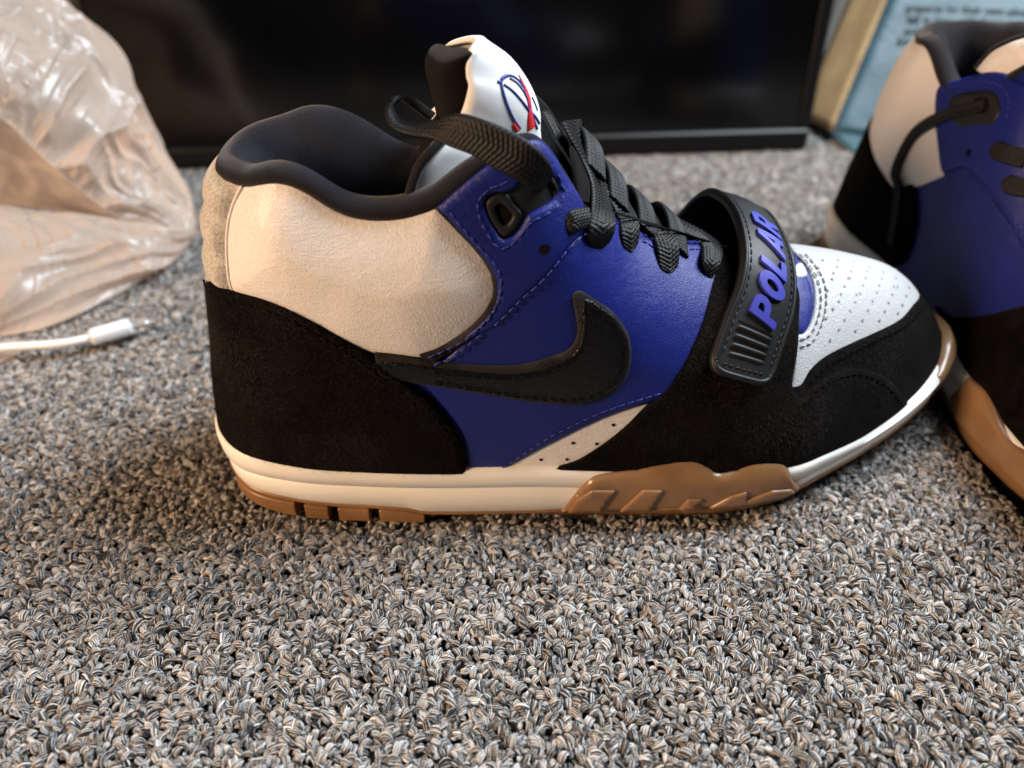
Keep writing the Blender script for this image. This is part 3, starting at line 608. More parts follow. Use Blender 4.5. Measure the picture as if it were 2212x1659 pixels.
arch = 2.2*np.interp(tt, [0, .1, .25, .4], [1, .8, .3, 0]); OUT[:, :, 2] += arch[:, None]*(1-(U-.12)**2)[None]
tt = np.linspace(0, 1, len(OUT))
OUT += (np.sin(U*5+tt[:, None]*9)*.35*np.sin(tt[:, None]*math.pi))[..., None]*unit(bul)[:, None]
TN = len(OUT); _c = np.cross(OUT[TN//2+1, 20]-OUT[TN//2, 20], OUT[TN//2, 21]-OUT[TN//2, 20]); TFLIP = np.dot(_c, bul[TN//2]) > 0
_bk = np.array([-1, 0, -.12]); _bk = _bk/np.linalg.norm(_bk)
_tp = (1-np.abs(U)**8)[:, None]
ROLL = [OUT[0]+(_bk*4.2+np.array([0, 0, .2]))*_tp, OUT[0]+(_bk*2.6+np.array([0, 0, 1.1]))*_tp, OUT[0]+(_bk*1.0+np.array([0, 0, .9]))*_tp]
OUTR = np.concatenate([np.array(ROLL), OUT]); 
TONGUE = S1.mesh('tongue', OUTR.reshape(-1, 3), [f[::-1] for f in grid_faces(TN+3, 41)] if TFLIP else grid_faces(TN+3, 41), MAT['fabric'])
sol = TONGUE.modifiers.new('thickness', 'SOLIDIFY'); sol.thickness = .0012; sol.offset = -1
# padded dark lining behind it: a rounded block, one closed section per row
RB = zz('T', [(732, 226), (694, 300), (690, 420), (716, 520), (698, 640), (640, 790), (560, 960), (420, 1120), (290, 1300), (200, 1560)])
LB = zz('T', [(318, 196), (290, 290), (306, 400), (334, 500), (366, 610), (420, 790), (440, 960), (330, 1120), (215, 1300), (130, 1560)])
TL = []
for k_, (r_, l_) in enumerate(zip(RB, LB)):
    A_, C_ = on_y(*r_, 214.2), on_y(*l_, 236.5); w_ = max(0, 1-k_/4); D_ = A_+np.array([-3-4*w_, 28, -7*w_]); D_[1] = min(D_[1], 242)
    B_ = A_*.42+C_*.58; B_[1] = 214.8; E_ = C_*.8+D_*.2; E_[1] = 242.5
    q = catmull([A_, (A_+B_)/2-np.array([0, 1.4, 0]), B_, C_*.55+B_*.45+np.array([-1.5, 0, 0]), C_, E_, (E_+D_)/2+np.array([0, .8, 0]), D_, (A_+D_)/2+np.array([1.0, 0, 0])], 5, True); TL.append(q)
TL = np.array(TL); TL = np.stack([catmull(TL[:, j], 5) for j in range(TL.shape[1])], 1); m_ = m_tl = TL.shape[1]
c0 = TL[0].mean(0); caps = []
for k, h in ((.06, 1.6), (.45, 1.5), (.75, 1.1), (.92, .5)):
    q = c0+(TL[0]-c0)*k; q[:, 2] += h; caps.append(q)
LNf = np.concatenate([np.array(caps), TL]); V = LNf.reshape(-1, 3); F = grid_faces(len(LNf), m_, True)+[tuple(range(m_))]
fix_normals(S1.mesh('tongue_lining', V, F, MAT['tongue_fleece']))
# rim binding along the lower flap of the tongue
k0 = int(TN*.66); edgeP = Lr[k0:]+np.array([-.8, -.2, 0]); V, F = tube(edgeP, 1.5, 8); S1.mesh('tongue_binding', V, F, MAT['lining'])
# embroidered scribble on the tongue
BT = BVHTree.FromPolygons([tuple(v) for v in OUT.reshape(-1, 3)], grid_faces(TN, 41))
def on_tongue(p):
    d = ray(*p); h = BT.ray_cast(Vector(CAMP), Vector(d)); return (np.array(h[0]), np.array(h[1])) if h[0] is not None else (None, None)
def ink(name, strokes, m):
    A = Acc()
    for pts, wd in strokes:
        P2 = catmull(np.array(zz('T', pts)), 10); W2 = np.interp(np.linspace(0, 1, len(P2)), np.linspace(0, 1, len(wd)), wd)
        P = []; Nn = []; ws = []
        for p, w_ in zip(P2, W2):
            a, b = on_tongue(p)
            if a is not None: P.append(a); Nn.append(b if np.dot(b, CAMP-a) > 0 else -b); ws.append(w_)
        if len(P) < 3: continue
        P, Nn, ws = np.array(P), np.array(Nn), np.array(ws); t = unit(np.gradient(P, axis=0)); b = unit(np.cross(Nn, t))
        V = np.stack([P+b*ws[:, None]*.5+Nn*.02, P+b*ws[:, None]*.35+Nn*.3, P-b*ws[:, None]*.35+Nn*.3, P-b*ws[:, None]*.5+Nn*.02], 1)
        A.add(V.reshape(-1, 3), grid_faces(len(P), 4))
    return S1.mesh(name, np.concatenate(A.V), A.F, m)
MAT['ink_blue'] = mat('navy_embroidery', (.03, .05, .28), .5, .4); MAT['ink_red'] = mat('red_embroidery', (.75, .03, .035), .5, .4)
sc_b = ink('blue_embroidery', [([(968, 492), (998, 500), (1012, 470), (1050, 442), (1095, 437), (1150, 466), (1210, 540), (1262, 640), (1275, 720), (1270, 770)], [.7, .9, 1.1, 1.0, .6, .5, .5, .6, .9, .5]),
     ([(1000, 500), (1015, 570), (1045, 670), (1085, 770), (1130, 860), (1185, 940)], [1.0, 1.0, .8, .7, .6, .6]),
     ([(1030, 520), (1110, 580), (1195, 672), (1270, 770), (1330, 830), (1365, 890)], [.5, .6, .6, .8, .6, .5]),
     ([(1085, 462), (1150, 505), (1215, 590), (1260, 680)], [.4, .5, .5, .4]), ([(1290, 640), (1320, 700), (1345, 770)], [.3, .4, .3]), ([(1290, 800), (1320, 880), (1345, 940)], [.4, .6, .5])], MAT['ink_blue'])
sc_r = ink('red_embroidery', [([(1165, 428), (1200, 500), (1238, 580), (1262, 660), (1275, 740), (1282, 830), (1290, 935)], [.3, .9, 1.5, 1.9, 1.5, 2.6, 3.6]), ([(1118, 882), (1135, 920), (1158, 955)], [.4, 1.2, 1.8])], MAT['ink_red'])
for o_ in (sc_b, sc_r): o_.parent = TONGUE; o_.location = (0, 0, 0)
# dark gusset under the laces
thr = [('w', *p) for p in THROAT_NEAR[0:]]; fthr = [('w', *p) for p in mir(THROAT_NEAR)[::-1]]
thr.append(('w', 90, 235, 74)); fthr.insert(0, ('w', 90, 246, 74))
thr = [thr[0]+('c',)]+thr[1:-1]+[thr[-1]+('c',)]; fthr = [fthr[0]+('c',)]+fthr[1:-1]+[fthr[-1]+('c',)]
S1.panel('gusset', thr+fthr, MAT['tongue_fleece'], h=.4, lift=.1)

# ------------------------------------------------------------------ laces: woven flat ribbons
def ribbon(sh, name, Lp, Rp, m, thick=1.5, nu=30, dl=.2, weave=.42, parent=None, endtip=0):
    Lp, Rp = catmull(Lp, 12), catmull(Rp, 12); c = (Lp+Rp)/2
    s = np.concatenate([[0], np.cumsum(np.linalg.norm(np.diff(c, axis=0), axis=1))]); n = max(8, int(s[-1]/dl)); t = np.linspace(0, s[-1], n)
    q = lambda P: np.stack([np.interp(t, s, P[:, i]) for i in range(3)], 1)
    Lp, Rp = q(Lp), q(Rp)
    for _ in range(3): Lp[1:-1] = .5*Lp[1:-1]+.25*(Lp[:-2]+Lp[2:]); Rp[1:-1] = .5*Rp[1:-1]+.25*(Rp[:-2]+Rp[2:])
    c = (Lp+Rp)/2; h = (Rp-Lp)/2
    if endtip:
        e = np.clip((s[-1]-t)/endtip, 0, 1); h = h*np.sqrt(np.clip(1-(1-e)**2, .02, 1))[:, None]
    T = unit(np.gradient(c, axis=0)); nn = unit(np.cross(T, unit(h)))
    rows = []
    u = np.linspace(-1, 1, nu)
    wv = lambda u_, sgn: weave*np.abs(np.sin(math.pi*(t[:, None]/1.35+sgn*.5+np.abs(u_)[None]*1.9)))*np.abs(np.sin(math.pi*(u_[None]*3.5+.25)))**.5
    prof = np.sqrt(np.clip(1-np.abs(u)**5, 0, 1))
    upper = c[:, None]+h[:, None]*u[None, :, None]+nn[:, None]*((thick/2)*prof[None]+wv(u, 0)*prof[None])[..., None]
    lower = c[:, None]+h[:, None]*u[None, ::-1, None]-nn[:, None]*((thick/2)*prof[::-1][None]+wv(u[::-1], 1)*prof[None])[..., None]
    V = np.concatenate([upper, lower[:, 1:-1]], 1); m2 = V.shape[1]
    F = grid_faces(n, m2, True)+[tuple(range(m2))[::-1], tuple(range((n-1)*m2, n*m2))]
    return fix_normals(sh.mesh(name, V.reshape(-1, 3), F, m, parent))
def rp(reg, pts, ys):
    return [on_y(*p, y) for p, y in zip(zz(reg, pts), ys)]
# long lace from behind the tongue round to the plastic loop
Lu = rp('A', [(1420, 520), (1360, 470), (1290, 428), (1215, 432), (1178, 490), (1215, 560), (1310, 590), (1425, 570), (1560, 522), (1690, 552), (1860, 622), (2000, 705), (2085, 800), (2110, 870)], [252, 246, 238, 229, 220, 214, 209, 204.5, 199.5, 196, 194, 192.5, 194.5, 202])
Ld = rp('A', [(1385, 560), (1300, 500), (1235, 455), (1170, 455), (1140, 535), (1190, 615), (1300, 655), (1420, 680), (1520, 722), (1640, 768), (1760, 842), (1880, 905), (1990, 965), (2040, 975)], [247, 240, 231, 222, 213, 207.5, 203.5, 200, 197, 194.5, 192.5, 192, 195, 202])
ribbon(S1, 'lace', Lu, Ld, MAT['lace'])
def lace(reg, Lq, Rq, ytop, ymid, tip=3.0, drop=.6):
    """Lq/Rq: edges from the ridge of the laces down to the eyelet; the last points lie on the leather"""
    out = []
    for q in (Lq, Rq):
        P = zz(reg, q); n = len(P); e = S1.px(*P[-1]); ye = e[1]-1.6; Y = np.interp(np.linspace(0, 1, n), [0, .55, .85, 1], [ytop, ymid, ye-1.0, ye+drop])
        for i, p in enumerate(P[:-1]):
            hh = S1.px(*p)
            if hh is not None: Y[i] = min(Y[i], hh[1]-3.2)
        out.append([on_y(*p, y) for p, y in zip(P, Y)])
    return ribbon(S1, 'lace', out[0], out[1], MAT['lace'], endtip=tip)
ribbon(S1, 'lace', rp('C', [(700, 90), (800, 60), (925, 260), (1040, 430), (1120, 570), (1125, 720)], [246, 243, 236, 228, 220, 213]), rp('C', [(690, 140), (775, 105), (890, 290), (1000, 470), (1075, 610), (1060, 760)], [242, 238, 230, 222, 213, 207]), MAT['lace'], thick=1.2)
lace('C', [(925, 150), (985, 270), (1075, 430), (1140, 580), (1150, 780), (1122, 960), (1120, 1090)], [(1072, 130), (1085, 280), (1165, 470), (1240, 630), (1305, 800), (1335, 940), (1275, 1095)], 250, 225)
lace('C', [(1170, 560), (1265, 700), (1345, 860), (1368, 1000), (1382, 1130)], [(1240, 525), (1345, 640), (1440, 770), (1515, 930), (1490, 1130)], 245, 228)
lace('C', [(1375, 735), (1480, 860), (1590, 980), (1636, 1110), (1660, 1290)], [(1425, 700), (1580, 800), (1705, 935), (1815, 1070), (1805, 1290)], 250, 233)
lace('C', [(1640, 880), (1760, 945), (1900, 1010), (1972, 1080), (1985, 1190), (2012, 1320)], [(1740, 850), (1880, 920), (2030, 1000), (2130, 1080), (2130, 1220), (2075, 1330)], 254, 240)
lace('C', [(1120, 790), (1050, 800), (985, 820), (935, 880)], [(1140, 950), (1080, 960), (1020, 985), (965, 985)], 214, 204.5, 2.5)
# crossing laces further down the ridge and on the far side
for k, (x0, z0) in enumerate(((24, 112), (32, 101.5), (42, 92), (52.5, 86))):
    a = np.array([[x0+1, 222, z0+.2], [x0+1, 233, z0+4.2], [x0-.5, 244, z0+3.5], [x0-3, 254, z0-4]]); w_ = np.array([3.2, -1, -2.6])
    ribbon(S1, 'lace', a-w_, a+w_, MAT['lace'])

# ------------------------------------------------------------------ strap with POLAR
SL = rp('D', [(470, 1215), (558, 960), (638, 760), (672, 560), (655, 380), (600, 230), (520, 145), (425, 113), (330, 165), (250, 250), (190, 310)], [197.5, 205.5, 212, 220, 231, 244, 254, 263, 269, 275, 279])
SR = rp('D', [(900, 1335), (960, 1150), (1020, 950), (1038, 780), (1022, 600), (960, 430), (870, 295), (800, 262), (745, 330), (680, 430), (620, 520)], [198.5, 204, 211, 217.5, 225.5, 236.5, 248, 256, 264, 270, 274])
sl, sr = catmull(SL, 20), catmull(SR, 20); sc_ = (sl+sr)/2; ss = np.concatenate([[0], np.cumsum(np.linalg.norm(np.diff(sc_, axis=0), axis=1))])
d0 = unit((sc_[0]-sc_[6])[None])[0]
EXT = 6.5                                              # rounded end beyond the first traced row
def strap_pt(v, u):
    """v mm from the rounded end, u -1 (right edge) .. 1 (left edge); returns points and outward normals"""
    v, u = np.broadcast_arrays(np.asarray(v, float), np.asarray(u, float)); sh_ = v.shape; v, u = v.ravel(), u.ravel()
    def P(v, u):
        a = np.stack([np.interp(v-EXT, ss, sl[:, i]) for i in range(3)], 1); b = np.stack([np.interp(v-EXT, ss, sr[:, i]) for i in range(3)], 1)
        ex = np.minimum(v-EXT, 0); q = a*(u[:, None]+1)/2+b*(1-u[:, None])/2-ex[:, None]*d0
        q = q
        return q
    p = P(v, u); e = .6; dv = P(v+e, u)-P(v-e, u); du = P(v, u+.02)-P(v, u-.02); n = unit(np.cross(dv, du))
    if np.mean((n*(CAMP-p)).sum(1)) < 0: n = -n
    p = p+n*(1.6*(1-u**2))[:, None]
    return p.reshape(*sh_, 3), n.reshape(*sh_, 3)
ST_LEN = ss[-1]+EXT-.7
def halfw(v):                                         # 1 along the strap, rounded off at the end
    r = 6.5; k = np.clip((r-v)/r, 0, 1); return 1-.42*(1-np.sqrt(np.clip(1-k*k, 0, 1)))
def strap_slab(name, v0, v1, wfun, t_lo, t_hi, m, nv=120, nu=25, edge_r=.5, parent=None):
    v = np.linspace(v0, v1, nv); v[0] += .02
    w = wfun(v); u = np.linspace(-1, 1, nu)
    p, n = strap_pt(np.repeat(v[:, None], nu, 1), u[None]*w[:, None])
    hi = p+n*(t_hi-edge_r*(np.abs(u)[None, :, None] > .985)); lo = p+n*t_lo
    V = np.concatenate([hi, lo[:, ::-1]], 1); m2 = 2*nu
    F = grid_faces(nv, m2, True)
    for i in range(nu-1): F += [(i+1, i, m2-1-i, m2-2-i)]; b = (nv-1)*m2; F += [(b+i, b+i+1, b+m2-2-i, b+m2-1-i)]
    return fix_normals(S1.mesh(name, V.reshape(-1, 3), F, m, parent))
STRAP = strap_slab('strap', 0, ST_LEN, halfw, -1.4, 1.0, MAT['rubber'])
strap_slab('strap_backing', 1.5, ST_LEN, lambda v: halfw(v)*.93, -2.6, -1.5, MAT['suede'])
# moulded rim
for sg in (-1, 1):
    v = np.linspace(4.2, ST_LEN-2, 140); p, n = strap_pt(v, sg*(halfw(v)-.10)); V, F = tube(p+n*.85, np.interp(v, [4, 8], [.8, .8]), 8); S1.mesh('strap_rim', V, F, MAT['rubber'], STRAP)
q = catmull([(4.2, -.87), (2.7, -.82), (1.7, -.68), (1.2, -.48), (1.05, 0), (1.2, .48), (1.7, .68), (2.7, .82), (4.2, .87)], 6); p, n = strap_pt(q[:, 0], q[:, 1]); V, F = tube(p+n*.85, .8, 8); S1.mesh('strap_rim', V, F, MAT['rubber'], STRAP)
A = Acc()
for sg in (-1, 1):
    for v in np.arange(7, ST_LEN-4, 2.6):
        p, n = strap_pt(np.array([v, v+.9, v+1.9]), sg*.76); V, F = tube(p+n*np.array([.9, 1.25, .9])[:, None], .26, 5); A.add(V, F)
for u in np.arange(-.6, .6, .19):
    p, n = strap_pt(np.array([3.6, 3.5, 3.6])+.5*abs(u), np.array([u, u+.07, u+.14])); V, F = tube(p+n*np.array([.9, 1.25, .9])[:, None], .26, 5); A.add(V, F)
st = S1.mesh('stitching', np.concatenate(A.V), A.F, MAT['rubber'], STRAP); st['kind'] = 'stuff'
# ribs at the grip end
for k in range(4):
    v = 7.3+k*2.75; uu = np.linspace(-.52, .64, 16)
    p, n = strap_pt(np.full(16, v), uu); V, F = tube(p+n*.75, np.concatenate([[.4, .7], np.full(12, .8), [.7, .4]]), 8); S1.mesh('rib', V, F, MAT['rubber'], STRAP)
    a_, n = strap_pt(np.full(16, v+1.0), uu); b_, n = strap_pt(np.full(16, v+1.75), uu); V = np.concatenate([a_+n*1.04, b_+n*1.04]); S1.mesh('rib_slot_shade', V, grid_faces(2, 16), MAT['hole'], STRAP)  # second mesh: flush dark strip painting the shade of a recessed slot
LET = {
 'P': ([(0, 0), (.29, 0), (.29, .34), (.55, .34), (.76, .42), (.88, .56), (.90, .70), (.86, .86), (.74, .96), (.56, 1), (0, 1)], [(.29, .56), (.50, .56), (.60, .62), (.62, .69), (.58, .76), (.50, .79), (.29, .79)]),
 'O': ([(.47+.47*math.cos(a), .5+.51*math.sin(a)) for a in np.linspace(0, 2*math.pi, 26)[:-1]], [(.47+.19*math.cos(a), .5+.24*math.sin(a)) for a in np.linspace(0, 2*math.pi, 18)[:-1]]),
 'L': ([(0, 0), (.78, 0), (.78, .23), (.29, .23), (.29, 1), (0, 1)], None),
 'A': ([(-.04, 0), (.26, 0), (.31, .17), (.61, .17), (.66, 0), (.97, 0), (.63, 1), (.31, 1)], [(.37, .38), (.55, .38), (.46, .72)]),
 'R': ([(0, 0), (.29, 0), (.29, .33), (.40, .33), (.58, 0), (.92, 0), (.70, .38), (.82, .46), (.89, .58), (.90, .71), (.86, .86), (.74, .96), (.56, 1), (0, 1)], [(.29, .55), (.50, .55), (.60, .61), (.62, .68), (.58, .76), (.50, .79), (.29, .79)])}
V0, ADV, SHEAR, ULO, UHI = 18.9, 7.9, 2.3, -.44, .50
for i, ch in enumerate('POLAR'):
    outer, hole_ = LET[ch]; loops = [resample(np.array(outer+outer[:1], float), .07)[:-1]]
    if hole_: loops.append(resample(np.array(hole_+hole_[:1], float), .07)[:-1])
    pts = np.concatenate(loops); nb = len(pts); g = np.stack(np.meshgrid(np.arange(.06, 1, .12), np.arange(.06, 1, .12)), -1).reshape(-1, 2); g = g[inside2d(g, loops[0])]
    if hole_: g = g[~inside2d(g, loops[1])]
    dmin = np.sqrt(((g[:, None]-pts[None])**2).sum(2).min(1)); g = g[dmin > .05]; ap = np.concatenate([pts, g]); ed = []; o = 0
    for l_ in loops: ed += [(o+j, o+(j+1) % len(l_)) for j in range(len(l_))]; o += len(l_)
    r = delaunay_2d_cdt([Vector(q) for q in ap], ed, [], 4 if hole_ else 1, 1e-7)
    q = np.array([tuple(x) for x in r[0]]); F = [tuple(f) for f in r[2]]
    F = [f for f in F if not hole_ or not inside2d(q[list(f)].mean(0)[None], loops[1])[0]]
    p, n = strap_pt(V0+ADV*(i+q[:, 0]*.93)+SHEAR*q[:, 1], ULO+(UHI-ULO)*q[:, 1])
    m_ = len(p); edges = {}
    for f in F:
        for a, b in zip(f, f[1:]+f[:1]): edges[(a, b)] = 1
    F2 = list(F)+[(a, b, b+m_, a+m_) for (a, b) in edges if (b, a) not in edges]
    ob = fix_normals(S1.mesh('letter', np.concatenate([p+n*2.1, p+n*.6]), F2, MAT['blue_rubber'], STRAP, smooth=False)); ob['label'] = 'raised blue letter '+ch

# ------------------------------------------------------------------ gum outsole, side wrap, lugs, toe bumper
def rings(sh, name, prof, m, sel=None, closed=True):
    rows = [sole_ring(o, f) if not callable(o) else np.concatenate([SOLE+SOLE_N*o(SOLE)[:, None], f(SOLE[:, 0])[:, None]], 1) for o, f in prof]
    if sel is not None: rows = [r[sel] for r in rows]
    n = len(rows[0]); return fix_normals(sh.mesh(name, np.concatenate(rows), grid_faces(len(rows), n, closed), m))
hl = lambda P: smooth01((-28.3-P[:, 0])/.8)
def gum_parts(sh):
    mid = lambda x: np.interp(x, [-31, -25, 8, 16], [0, 1.6, 1.6, 0])
    rings(sh, 'outsole', [(-14, lambda x: zbot(x)+mid(x)), (lambda P: -2.5-3.5*hl(P), lambda x: zbot(x)+mid(x)), (lambda P: -1.6-4*hl(P), lambda x: zbot(x)+mid(x)+.6), (lambda P: -.6-4.4*hl(P), lambda x: zbot(x)*.45+gumtop(x)*.55+mid(x)*.5), (lambda P: -.4-.4*hl(P), lambda x: gumtop(x)*.8+zbot(x)*.2), (-.1, lambda x: gumtop(x)-.5), (-.35, lambda x: gumtop(x)+.15), (-1.5, lambda x: gumtop(x)+.4), (-5, lambda x: gumtop(x)+.3)], MAT['gum'])
    s = np.concatenate([[0], np.cumsum(np.linalg.norm(np.diff(np.concatenate([SOLE, SOLE[:1]]), axis=0), axis=1))])[:-1]
    for side in (0, 1):                                # heel lugs on both sides
        for x0, x1 in ((-99, -75.2), (-72.8, -63.2), (-60.8, -49.4), (-46.8, -29.6)):
            sel = np.where((SOLE[:, 0] > x0) & (SOLE[:, 0] < x1) & ((SOLE[:, 1] < 222) if side == 0 else (SOLE[:, 1] > 222)))[0]
            if len(sel) < 3: continue
            P, n = SOLE[sel], SOLE_N[sel]; x = P[:, 0]; h = gumtop(x)*.78
            ring = lambda o, z: np.concatenate([P+n*o, z[:, None]], 1)
            tp = np.where((np.arange(len(x)) < 2) | (np.arange(len(x)) > len(x)-3), .2, 0)
            zb = zbot(x)-.6
            V = np.stack([ring(-8, h), ring(-.4, h), ring(.15, h-.5), ring(.35, h*.5), ring(.2, zb+.5), ring(-.3, zb), ring(-8, zb)], 1); k = V.shape[1]
            F = grid_faces(len(sel), k, True)+[tuple(range(k)), tuple(range((len(sel)-1)*k, len(sel)*k))]
            lug = fix_normals(sh.mesh('heel_lug', V.reshape(-1, 3), F, MAT['gum'], smooth=False))
            bv = lug.modifiers.new('bevel', 'BEVEL'); bv.width = .0004; bv.segments = 2; bv.limit_method = 'ANGLE'
    sel = np.where(SOLE[:, 0] > 160)[0]; x = SOLE[sel]; yy = np.arange(len(sel)); e = smooth01(np.minimum(yy, len(sel)-1-yy)/16)
    P, n = SOLE[sel], SOLE_N[sel]; ring = lambda o, z: np.concatenate([P+n*o[:, None] if hasattr(o, 'shape') else P+n*o, z[:, None]], 1)
    zb, zt = zbot(P[:, 0]), zbite(P[:, 0])
    V = np.stack([ring(-3, zb+.5), ring(.2+.4*e, zb+1.2), ring(.7+.6*e, zb*.5+zt*.5), ring(.7+.5*e, zt-1), ring(-.2+.2*e, zt+.8*e), ring(-1-.2*e, zt+2.6*e), ring(-2.2, zt+3.6*e-.2), ring(-5, zt+3*e-1)], 1)
    fix_normals(sh.mesh('toe_bumper', V.reshape(-1, 3), grid_faces(len(sel), V.shape[1]), MAT['gum']))
gum_parts(S1)
wrap = zz('F', [(183, 852, 'c'), (190, 800), (215, 755), (270, 690), (345, 628), (480, 600), (600, 562), (740, 532), (845, 530), (900, 562), (940, 598), (975, 618, 'c'), (1030, 590), (1100, 552), (1180, 540), (1260, 547), (1310, 582), (1337, 640), (1362, 685), (1352, 725), (1310, 755), (1200, 798), (1080, 828), (940, 846), (700, 858), (480, 858)])
WRAP = S1.panel('gum_side_wrap', wrap, MAT['gum'], h=2.0, lift=.5, view=True, relax=16, edge=1.3, skirt=2.5)
_wv = np.array([v_.co[:] for v_ in WRAP.data.vertices])*1000+np.array(shoe_root.location)*1000; BW = BVHTree.FromPolygons([tuple(v_) for v_ in _wv], [tuple(f.vertices) for f in WRAP.data.polygons])
def lug(pts): return S1.panel('side_lug', zz('F', [p+('c',) for p in pts]), MAT['gum'], h=1.0, lift=0, view=True, relax=0, edge=.3, step=.6, skirt=.6, on=BW)
for pts in ([(196, 838), (255, 745), (330, 698), (445, 700), (370, 855), (200, 858)], [(472, 855), (585, 698), (682, 700), (622, 798), (775, 806), (812, 744), (884, 744), (842, 856)], [(925, 845), (1030, 728), (1105, 708), (1102, 752), (1235, 702), (1335, 694), (1352, 722), (1300, 758), (1200, 797), (1080, 827)]):
    lug(pts)

# ------------------------------------------------------------------ short fibres standing on the suede
MAT['nap'] = mat('suede_fibre', (.024, .021, .019), .8, .15)
def nap(sh, src, n, length=.9, name='suede_nap', m=None, edge_only=False):
    me = src.data; nv = len(me.vertices); V = np.empty(nv*3); me.vertices.foreach_get('co', V); V = V.reshape(-1, 3)*1000+np.array(sh.root.location)*1000
    me.calc_loop_triangles(); T = np.array([t.vertices[:] for t in me.loop_triangles]); a, b, c = V[T[:, 0]], V[T[:, 1]], V[T[:, 2]]
    cr = np.cross(b-a, c-a); ar = np.linalg.norm(cr, axis=1); cen_ = (a+b+c)/3; nn = unit(cr); vis = (nn*(CAMP-cen_)).sum(1) > -.25*np.linalg.norm(CAMP-cen_, axis=1)
    w = ar*vis; k = rng.choice(len(T), n, p=w/w.sum()); r1, r2_ = rng.random((2, n)); q = np.sqrt(r1)[:, None]; u_ = r2_[:, None]
    P = a[k]*(1-q)+b[k]*q*(1-u_)+c[k]*q*u_; N3 = nn[k]
    base_dir = np.stack([np.cos(4*vnoise0(P[:, 0]*.06, P[:, 2]*.06)+2), rng.normal(0, .3, n), np.sin(4*vnoise0(P[:, 0]*.06+9, P[:, 2]*.06))-.3], 1)+rng.normal(0, .55, (n, 3))
    d = unit(base_dir-(base_dir*N3).sum(1, keepdims=True)*N3); ln = length*rng.uniform(.5, 1.5, n)[:, None]; s_ = np.cross(N3, d)*.035
    mid_ = P+d*ln*.55+N3*ln*rng.uniform(.12, .34, n)[:, None]; tip = P+d*ln+N3*ln*rng.uniform(.15, .6, n)[:, None]
    W_ = np.stack([P-s_-N3*.05, P+s_-N3*.05, mid_+s_*.8, mid_-s_*.8, tip], 1).reshape(-1, 3); F = []
    for i in range(n): o = 5*i; F += [(o, o+1, o+2, o+3), (o+3, o+2, o+4)]
    o = mesh_obj(name, W_, F, m or MAT['nap'], sh.root, smooth=False); o['kind'] = 'stuff'; return o
_pt0 = np.random.default_rng(3).random((64, 64))
def vnoise0(x, y):
    xi = np.floor(x).astype(int); yi = np.floor(y).astype(int); fx, fy = smooth01(x-xi), smooth01(y-yi); g = lambda a, b: _pt0[a % 64, b % 64]
    return (g(xi, yi)*(1-fx)+g(xi+1, yi)*fx)*(1-fy)+(g(xi, yi+1)*(1-fx)+g(xi+1, yi+1)*fx)*fy
for o in list(shoe_root.children):
    if o.name.startswith('heel_counter'): nap(S1, o, 22000, 1.3)
    elif o.name.startswith('side_wing'): nap(S1, o, 18000, 1.0)
    elif o.name.startswith('toe_mudguard'): nap(S1, o, 9000, .9)
    elif o.name.startswith('collar_lining'): nap(S1, o, 14000, .6, 'lining_fuzz', mat('lining_fibre', (.05, .05, .056), .8, .2))
    elif o.name.startswith('swoosh_edge'): nap(S1, o, 2500, .6, 'edge_fuzz', MAT['suede_edge'])
# ------------------------------------------------------------------ left sneaker, toe towards the camera, inner side in view
r2 = empty('sneaker', (.2, .33, 0))
prop(r2, 'sneaker at the right edge, cut off by the frame, toe towards the camera', 'sneaker', 'pair of sneakers on the carpet')
def turn(deg): sn, cs = math.sin(R(deg)), math.cos(R(deg)); return np.array([[sn, -cs, 0], [-cs, -sn, 0], [0, 0, 1.]])
R2 = turn(14); pivot = np.array([5, 250, 0.]); S2 = Shoe(r2, R2, np.array([206, 405, 0.])+turn(9)@(pivot-np.array([-106, 222, 0.]))-R2@pivot, True)
shell(S2, COL_LINE2); collar(S2, COL_LINE2)
S2.mesh('midsole', MID_V, MID_F, MAT['midsole']); gum_parts(S2)
_c0 = COL_LINE2[:len(COL_LINE2)//2]; _c0 = _c0[(_c0[:, 0] < -24) & (_c0[:, 0] > -80)][::6]; _cl = [W(p[0], p[1], p[2]+.8) for p in _c0]; _cl[0] = _cl[0]+('c',)
S2.panel('ankle_panel', [W(-83, 231, 109, 'c'), W(-90, 230, 100), W(-95, 230, 88), W(-99, 230, 72, 'c')]+zz('I', [(455, 190, 'c'), (560, 175), (672, 130, 'c')])+zz('H', [(1430, 1500), (1395, 1250), (1385, 1000), (1405, 870), (1430, 790)])+_cl, MAT['white'], h=.6, lift=.2, puff=2, puffr=9)
S2.panel('heel_counter', [W(-99.5, 228, 77, 'c')]+zz('I', [(440, 165), (490, 180), (545, 168), (560, 300), (540, 420), (505, 505, 'c'), (440, 530), (370, 490, 'c')])+[W(-104, 228, 22, 'c')], MAT['suede'], h=1.1, lift=1.2, step=1.5)
S2.panel('flap', zz('H', [(1405, 860), (1390, 1000), (1392, 1150), (1420, 1400), (1450, 1600)])+zz('I', [(680, 118, 'c'), (780, 95), (850, 170), (940, 300), (1010, 420), (1060, 500, 'c')])+zz('H', [(2500, 1500, 'c'), (2300, 900), (2140, 760), (2020, 690), (1800, 700), (1450, 790, 'c')]), MAT['blue'], h=1.2, lift=.5, step=1.4)
S2.panel('toe_mudguard', zz('I', [(650, 700, 'c'), (690, 738), (760, 748), (850, 742), (940, 722), (1060, 690), (1200, 640, 'c'), (1300, 1100, 'c'), (1100, 1400), (1000, 1340), (930, 1230), (860, 1090), (780, 980), (700, 850)]), MAT['suede'], h=1.1, lift=1.0, step=1.5)
solid = lambda pts: [W(*S1.pt(p))+(('c',) if p[-1] == 'c' else ()) for p in pts]      # S1 outlines as shoe-space points
